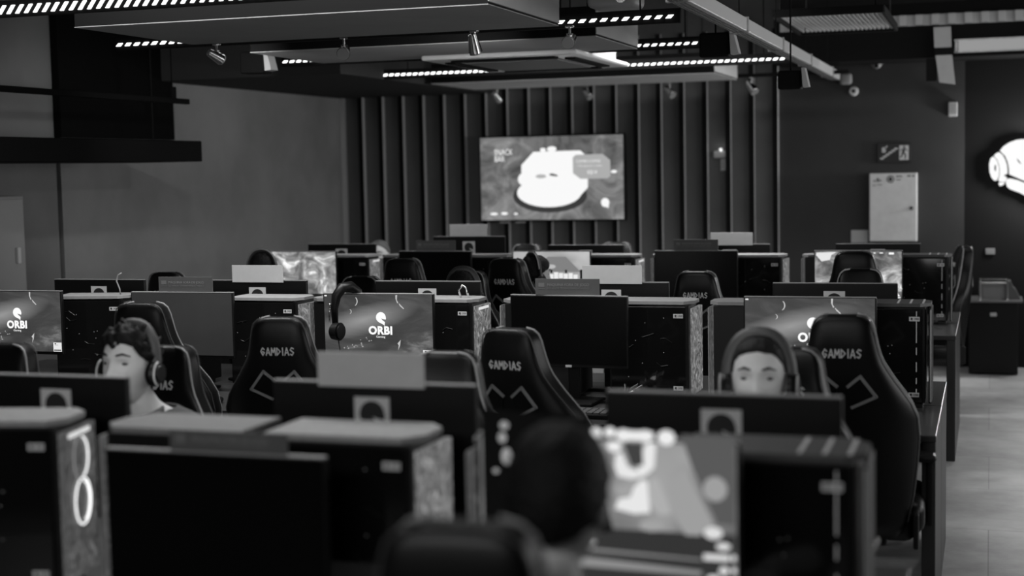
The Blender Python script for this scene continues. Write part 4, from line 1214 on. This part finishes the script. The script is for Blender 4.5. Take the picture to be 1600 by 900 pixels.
def sphere_grid(fn, nu=64, nv=44):
    m_ = MB()
    rows = []
    for j in range(1, nv):
        th = math.pi * j / nv
        rows.append([m_.bm.verts.new(fn((math.sin(th) * math.cos(2 * math.pi * i / nu), math.sin(th) * math.sin(2 * math.pi * i / nu), math.cos(th)))) for i in range(nu)])
    t_ = m_.bm.verts.new(fn((0, 0, 1))); b_ = m_.bm.verts.new(fn((0, 0, -1)))
    for A, B in zip(rows[:-1], rows[1:]):
        for i in range(nu): m_.bm.faces.new((A[i], B[i], B[(i + 1) % nu], A[(i + 1) % nu]))
    for i in range(nu):
        m_.bm.faces.new((t_, rows[0][i], rows[0][(i + 1) % nu]))
        m_.bm.faces.new((b_, rows[-1][(i + 1) % nu], rows[-1][i]))
    return m_
def hair_fn(style, seed):
    def fn(d):
        x, y, z = d
        n = mnoise.noise(Vector((x * 4 + seed, y * 4, z * 4)))
        n2 = mnoise.noise(Vector((x * 9 + seed, y * 9, z * 9)))
        front = {'full': 0.55, 'short': 0.80, 'curly': 0.74 - 0.26 * max(0.0, math.sin(x * 7 + 1.2))}[style]
        side, back = (0.22 if style == 'short' else 0.06), -0.62
        th = side + (front - side) * max(0, y) ** 0.7 if y > 0 else side + (back - side) * (-y) ** 0.8
        k = (z - th) / 0.14 + 0.5 * n
        k = max(0.0, min(1.0, k)); k = k * k * (3 - 2 * k)
        thick = {'curly': 0.016, 'short': 0.007, 'full': 0.011}[style]
        amp = {'curly': 0.024, 'short': 0.002, 'full': 0.004}[style]
        return head_point(d, -0.010 + k * (thick + 0.010 + amp * (n2 + 0.6 * n)))
    return fn

def person(label, x, y, face, top, lean=0.0, turn=0.0, hair='full', hairm=HAIR, shirt=DARKTEE, detail=0.007, left_arm_out=False, tilt=0.0, collar=0.72, loose=0.017):
    """seated; x, y below the head centre, top = top of the hair; local frame faces +Y"""
    hy = 0.13 + lean
    a = R(face)
    fwd = Vector((-math.sin(a), math.cos(a), 0))
    base = Vector((x, y, 0)) - fwd * hy
    t = thing('person', label, 'person', base, a, 'seated players')
    hc = Vector((0, hy, top - 0.135))
    zs = hc.z - 0.235                     # shoulder height
    pel = 0.545
    V, E_, Rr = [], [], []
    def add(p, r_, par=None):
        V.append(tuple(p)); Rr.append(r_)
        if par is not None: E_.append((par, len(V) - 1))
        return len(V) - 1
    p0 = add((0, -0.03, pel), (0.155, 0.125))
    p1 = add((0, -0.02 + lean * 0.15, pel + (zs - pel) * 0.40), (0.145, 0.110), p0)
    p2 = add((0, 0.0 + lean * 0.45, pel + (zs - pel) * 0.78), (0.155, 0.105), p1)
    p3 = add((0, 0.015 + lean * 0.65, zs + 0.015), (0.105, 0.075), p2)
    p4 = add((0, hy - 0.055, zs + 0.085), 0.055, p3)
    p5 = add((0, hy - 0.03, hc.z - 0.06), 0.055, p4)
    arms = {}
    for s in (-1, 1):
        sh = add((s * 0.165, 0.02 + lean * 0.65, zs - 0.015), 0.062, p3)
        if left_arm_out and s < 0:
            el = add((-0.33, 0.06, zs - 0.03), 0.046, sh)
            wr = add((-0.55, 0.12, zs - 0.06), 0.032, el)
            pa = add((-0.62, 0.14, zs - 0.075), (0.040, 0.018), wr)
            fdir = Vector((-0.95, 0.25, -0.18)).normalized()
        else:
            el = add((s * 0.235, 0.10 + lean * 0.5, max(0.74, zs - 0.24)), 0.046, sh)
            wr = add((s * 0.165, 0.34 + lean * 0.5, DZ + 0.045), 0.031, el)
            pa = add((s * 0.150, 0.41 + lean * 0.5, DZ + 0.042), (0.038, 0.018), wr)
            fdir = Vector((-s * 0.10, 0.98, -0.10)).normalized()
        side = fdir.cross(Vector((0, 0, 1))).normalized()
        P = Vector(V[pa])
        for f, L in zip((-1.5, -0.5, 0.5, 1.5), (0.066, 0.078, 0.074, 0.056)):
            b0 = add(P + side * f * 0.020 + fdir * 0.035, 0.0095, pa)
            b1 = add(P + side * f * 0.022 + fdir * (0.035 + L * 0.5) + Vector((0, 0, 0.008)), 0.0085, b0)
            b2 = add(P + side * f * 0.022 + fdir * (0.035 + L) + Vector((0, 0, -0.012)), 0.007, b1)
        ts = -1 if s > 0 else 1
        th = add(P - fdir * 0.015 + side * (-ts if False else (1 if side.dot(Vector((-s, 0, 0))) > 0 else -1)) * 0.038, 0.011, pa)
        sg = 1 if side.dot(Vector((-s, 0, 0))) > 0 else -1
        add(P + fdir * 0.022 + side * sg * 0.056 + Vector((0, 0, -0.008)), 0.0085, th)
        arms[s] = (sh, el, wr)
    legs = {}
    for s in (-1, 1):
        hp = add((s * 0.09, 0.06, pel - 0.02), 0.092, p0)
        kn = add((s * 0.14, 0.41, pel - 0.03), 0.064, hp)
        an = add((s * 0.14, 0.40, 0.10), 0.044, kn)
        to = add((s * 0.15, 0.53, 0.045), (0.042, 0.035), an)
        legs[s] = (hp, kn, an, to)
    body = skin_mesh(V, E_, Rr, p0)
    # head, turned and tilted on the neck
    HM = Matrix.Translation(hc) @ Matrix.Rotation(R(turn), 4, 'Z') @ Matrix.Rotation(R(-tilt), 4, 'X')
    mh = sphere_grid(head_point)
    for s in (-1, 1): mh.sphere((s * 0.074, -0.012, -0.005), 0.03, (0.35, 0.62, 1.05), 12)
    mh.bm.transform(HM)
    mh.bm.from_mesh(body)
    bpy.data.meshes.remove(body)
    o = mh.build('body_raw', SKIN, None)
    rm = o.modifiers.new('rm', 'REMESH'); rm.mode = 'VOXEL'; rm.voxel_size = detail
    sm = o.modifiers.new('sm', 'SMOOTH'); sm.factor = 0.5; sm.iterations = 2
    me = evaluated_mesh(o, 'body')
    bpy.data.objects.remove(o)
    me.materials.clear(); me.materials.append(SKIN)
    me.polygons.foreach_set('use_smooth', [True] * len(me.polygons))
    ob = bpy.data.objects.new('body', me); COL.objects.link(ob); ob.parent = t
    # hair, brows, eyes
    mm = sphere_grid(hair_fn(hair, x * 3.1), 80, 56)
    mm.bm.transform(HM)
    mm.build('hair', hairm, t, True)
    for s in (-1, 1):
        m_ = MB()
        m_.tube([HM @ (head_point(Vector((s * 0.016, 0.088, 0.034)).normalized()) + Vector((0, 0.001, 0))), HM @ (head_point(Vector((s * 0.034, 0.082, 0.040)).normalized()) + Vector((0, 0.001, 0))), HM @ (head_point(Vector((s * 0.052, 0.066, 0.033)).normalized()) + Vector((0, 0.001, 0)))], 0.0034, 6, radii=[0.003, 0.0042, 0.002])
        m_.build('eyebrow', HAIR, t, True)
        c = head_point(Vector((s * 0.032, 0.085, 0.0105)).normalized())
        MB().sphere((0, 0, 0), 0.0115, (1.25, 1, 0.62)).build('eye', EYE, t, True, HM @ (c + Vector((0, -0.0072, 0))))
    # clothes: shirt and trousers follow the same joints a little wider; shoes
    def garment(idx, extra, name, m, root, cut=None):
        mp = {i: k for k, i in enumerate(idx)}
        VV = [V[i] for i in idx]
        if cut:
            for i, p in cut.items(): VV[mp[i]] = p
        RR = [tuple(v + extra for v in (Rr[i] if isinstance(Rr[i], tuple) else (Rr[i], Rr[i]))) for i in idx]
        EE = [(mp[p], mp[q]) for p, q in E_ if p in mp and q in mp]
        g_ = skin_mesh(VV, EE, RR, mp[root])
        g_.materials.clear(); g_.materials.append(m)
        g_.name = name
        og = bpy.data.objects.new(name, g_); COL.objects.link(og); og.parent = t
        return og
    top_z = zs + (0.075 if collar < 1 else 0.10)
    bs = bmesh.new()
    bs.from_mesh(me)
    bs.normal_update()
    out = [v for v in bs.verts if v.co.z > top_z or v.co.z < pel - 0.05 or v.co.y > 0.16 + lean * 0.7 or abs(v.co.x) > 0.30 or (v.co.z < pel + 0.11 and v.co.y > 0.10)]
    for v in bs.verts: v.co += v.normal * 0.011
    bmesh.ops.delete(bs, geom=out, context='VERTS')
    sm_ = bpy.data.meshes.new('shirt')
    bs.to_mesh(sm_); bs.free()
    sm_.materials.clear(); sm_.materials.append(shirt)
    sm_.polygons.foreach_set('use_smooth', [True] * len(sm_.polygons))
    og = bpy.data.objects.new('shirt', sm_); COL.objects.link(og); og.parent = t
    sd = og.modifiers.new('cloth', 'SOLIDIFY'); sd.thickness = 0.006; sd.offset = 1
    MB().tube([(0.066 * math.cos(k * math.pi / 10), hy - 0.052 + 0.066 * math.sin(k * math.pi / 10), top_z + 0.004 + 0.012 * -math.sin(k * math.pi / 10)) for k in range(20)], 0.011, 8, True).build('collar', shirt, t, True)
    ids = [p0]
    for s in (-1, 1): ids += list(legs[s][:3])
    garment(ids, 0.012, 'trousers', DENIM, p0)
    for s in (-1, 1):
        an, to = Vector(V[legs[s][2]]), Vector(V[legs[s][3]])
        autosmooth(MB().box(((an.x + to.x) / 2, (an.y + to.y) / 2 + 0.01, 0.046), (0.095, 0.27, 0.085), 0.035, seg=4).build('shoe', SHOE, t))
    return t, base, a, HM

def headset(label, base, a, HM, boom=1, shine=GREYP, loc=None, hang=False):
    if hang: M = None
    t = thing('headset', label, 'headset', (0, 0, 0), 0, 'headsets')
    t.matrix_world = Matrix.Translation(base) @ Matrix.Rotation(a, 4, 'Z') @ HM if not hang else HM
    if not hang: t.parent = None
    m_ = MB()
    sp = lambda v: math.copysign(abs(v) ** 0.82, v)
    pts = [(0.096 * sp(math.cos(k * math.pi / 18)), -0.008, -0.02 + 0.160 * sp(math.sin(k * math.pi / 18))) for k in range(19)]
    m_.tube(pts, 0.017, 8, flat=0.42)
    m_.build('headband', mat('dark grey band', 0.045, 0.5), t, True)
    m_ = MB()
    pts = [(0.1045 * sp(math.cos(k * math.pi / 18)), -0.020, -0.02 + 0.1685 * sp(math.sin(k * math.pi / 18))) for k in range(2, 17)]
    m_.tube(pts, 0.0035, 6)
    m_.build('band_edge', shine, t, True)
    for s in (-1, 1):
        o = MB().cyl((s * 0.078, -0.008, -0.02), (s * 0.092, -0.008, -0.02), 0.043, 0.045, 22, 0.006).cyl((s * 0.092, -0.008, -0.02), (s * 0.116, -0.008, -0.02), 0.043, 0.030, 22, 0.006).build('ear_cup', BLACK, t)
        autosmooth(o)
        m_ = MB()
        m_.tube([(s * 0.110, -0.008 + 0.034 * math.cos(q), -0.02 + 0.040 * math.sin(q)) for q in [k * math.pi / 8 for k in range(-3, 4)]], 0.0032, 6)
        m_.build('cup_ring', shine, t, True)
    if boom:
        s = boom
        MB().tube([(s * 0.104, 0.0, -0.045), (s * 0.10, 0.04, -0.075), (s * 0.075, 0.085, -0.092), (s * 0.04, 0.115, -0.092)], 0.004, 6).sphere((s * 0.04, 0.115, -0.092), 0.009).build('microphone_boom', BLACK, t, True)
    return t
P = 'person '
def worn(label, args, boom=1, shine=None):
    headset(label, args[1], args[2], args[3], boom, shine or mat('shiny band', 0.30, 0.3))
a_ = person('person with curly dark hair, grey shirt and headset, facing us at lower left', -2.625, 4.08, 180, 1.276, lean=0.06, turn=-4, hair='curly', shirt=TEE, detail=0.005, tilt=-6)
worn('black headset worn by the curly haired player at lower left', a_, 1, mat('bright band', 0.55, 0.3))
a_ = person('person with short dark hair and headset, eyes just above the right hand monitor back', -0.632, 4.22, 180, 1.262, lean=0.05, turn=4, hair='short', detail=0.005, tilt=-4)
worn('black headset worn by the player behind the right hand monitor back', a_, 1)
a_ = person('person seen from behind as a black silhouette in the foreground', -0.652, 2.22, 0, 1.352, lean=0.10, turn=0, hair='full', detail=0.006, collar=1.05, loose=0.024)
a_ = person('person with headset seen from behind, left of the back row, one arm stretched out', -4.35, 8.30, 4, 1.262, lean=0.0, hair='full', detail=0.009, left_arm_out=True)
worn('black headset worn by the player with the stretched arm, back row', a_, 0)
a_ = person('person with dark hair behind the middle row, only the crown and headset band showing', -2.735, 7.52, 180, 1.207, lean=0.02, hair='full', detail=0.009)
worn('black headset with pale band on the half hidden middle row player', a_, 0, mat('bright band', 0.55, 0.3))
a_ = person('person with dark hair leaning right past a chair, before the pale screen', -2.60, 8.42, -25, 1.235, lean=0.06, turn=-20, hair='full', detail=0.009)
worn('black headset worn by the player leaning past the chair', a_, -1, mat('bright band', 0.55, 0.3))
a_ = person('person with pale forehead and short hair at the far side of the back row', -4.537, 10.60, 180, 1.222, lean=0.04, hair='short', hairm=GREYHAIR, detail=0.009)

# the headset hung on a monitor corner
t = thing('headset', 'black headset hanging from the left corner of a lit monitor, cable down', 'headset', (-2.765, 6.0, 1.02), R(0), 'headsets')
m_ = MB()
pts = [(-0.022, -0.012, 0.05), (-0.024, -0.012, 0.12), (-0.016, -0.006, 0.175), (0.006, 0.012, 0.212), (0.032, 0.045, 0.216), (0.052, 0.075, 0.19), (0.058, 0.09, 0.12), (0.058, 0.092, 0.05)]
m_.tube(pts, 0.019, 10, flat=0.9, radii=[0.015, 0.018, 0.024, 0.027, 0.027, 0.024, 0.018, 0.014])
m_.build('headband', BLACK, t, True)
autosmooth(MB().cyl((-0.035, -0.020, 0.02), (0.015, -0.028, 0.018), 0.036, 0.042, 22, 0.008).build('ear_cup', BLACK, t))
autosmooth(MB().cyl((0.045, 0.088, 0.02), (0.075, 0.090, 0.02), 0.042, 0.036, 22, 0.008).build('ear_cup', BLACK, t))
MB().tube([(-0.045, -0.018, 0.055), (-0.047, -0.018, 0.10), (-0.040, -0.016, 0.135)], 0.004, 6).sphere((-0.043, -0.018, 0.138), 0.007).sphere((-0.036, -0.028, 0.032), 0.008, (0.5, 1, 1)).sphere((-0.035, -0.028, 0.0), 0.006, (0.5, 1, 1)).build('bright_fittings', CHROME, t, True)
MB().tube([(0.0, -0.03, -0.02), (0.006, -0.03, -0.06), (0.010, -0.028, -0.10), (0.006, -0.026, -0.15), (0.0, -0.02, -0.20), (-0.01, 0.0, -0.26)], 0.0026, 6).build('cable', RUBBER, t, True)
# loose cable on a tower top and small clip
tag(MB().tube([(-2.30, 6.30, 1.167), (-2.31, 6.30, 1.20), (-2.29, 6.30, 1.222), (-2.272, 6.30, 1.21), (-2.268, 6.30, 1.185), (-2.262, 6.30, 1.172)], 0.005, 8).build('cable_loop', CHROME, None, True), 'small shiny cable loop on the tower right of the monitor with hanging headset', 'cable')
tag(MB().tube([(-4.07, 6.27, 1.17), (-4.075, 6.27, 1.20), (-4.09, 6.27, 1.235), (-4.08, 6.27, 1.265), (-4.06, 6.27, 1.275)], 0.0035, 8).build('upright_cable', mat('grey cable', 0.3, 0.4), None, True), 'thin grey cable curling up from the tower with the fan ring', 'cable')
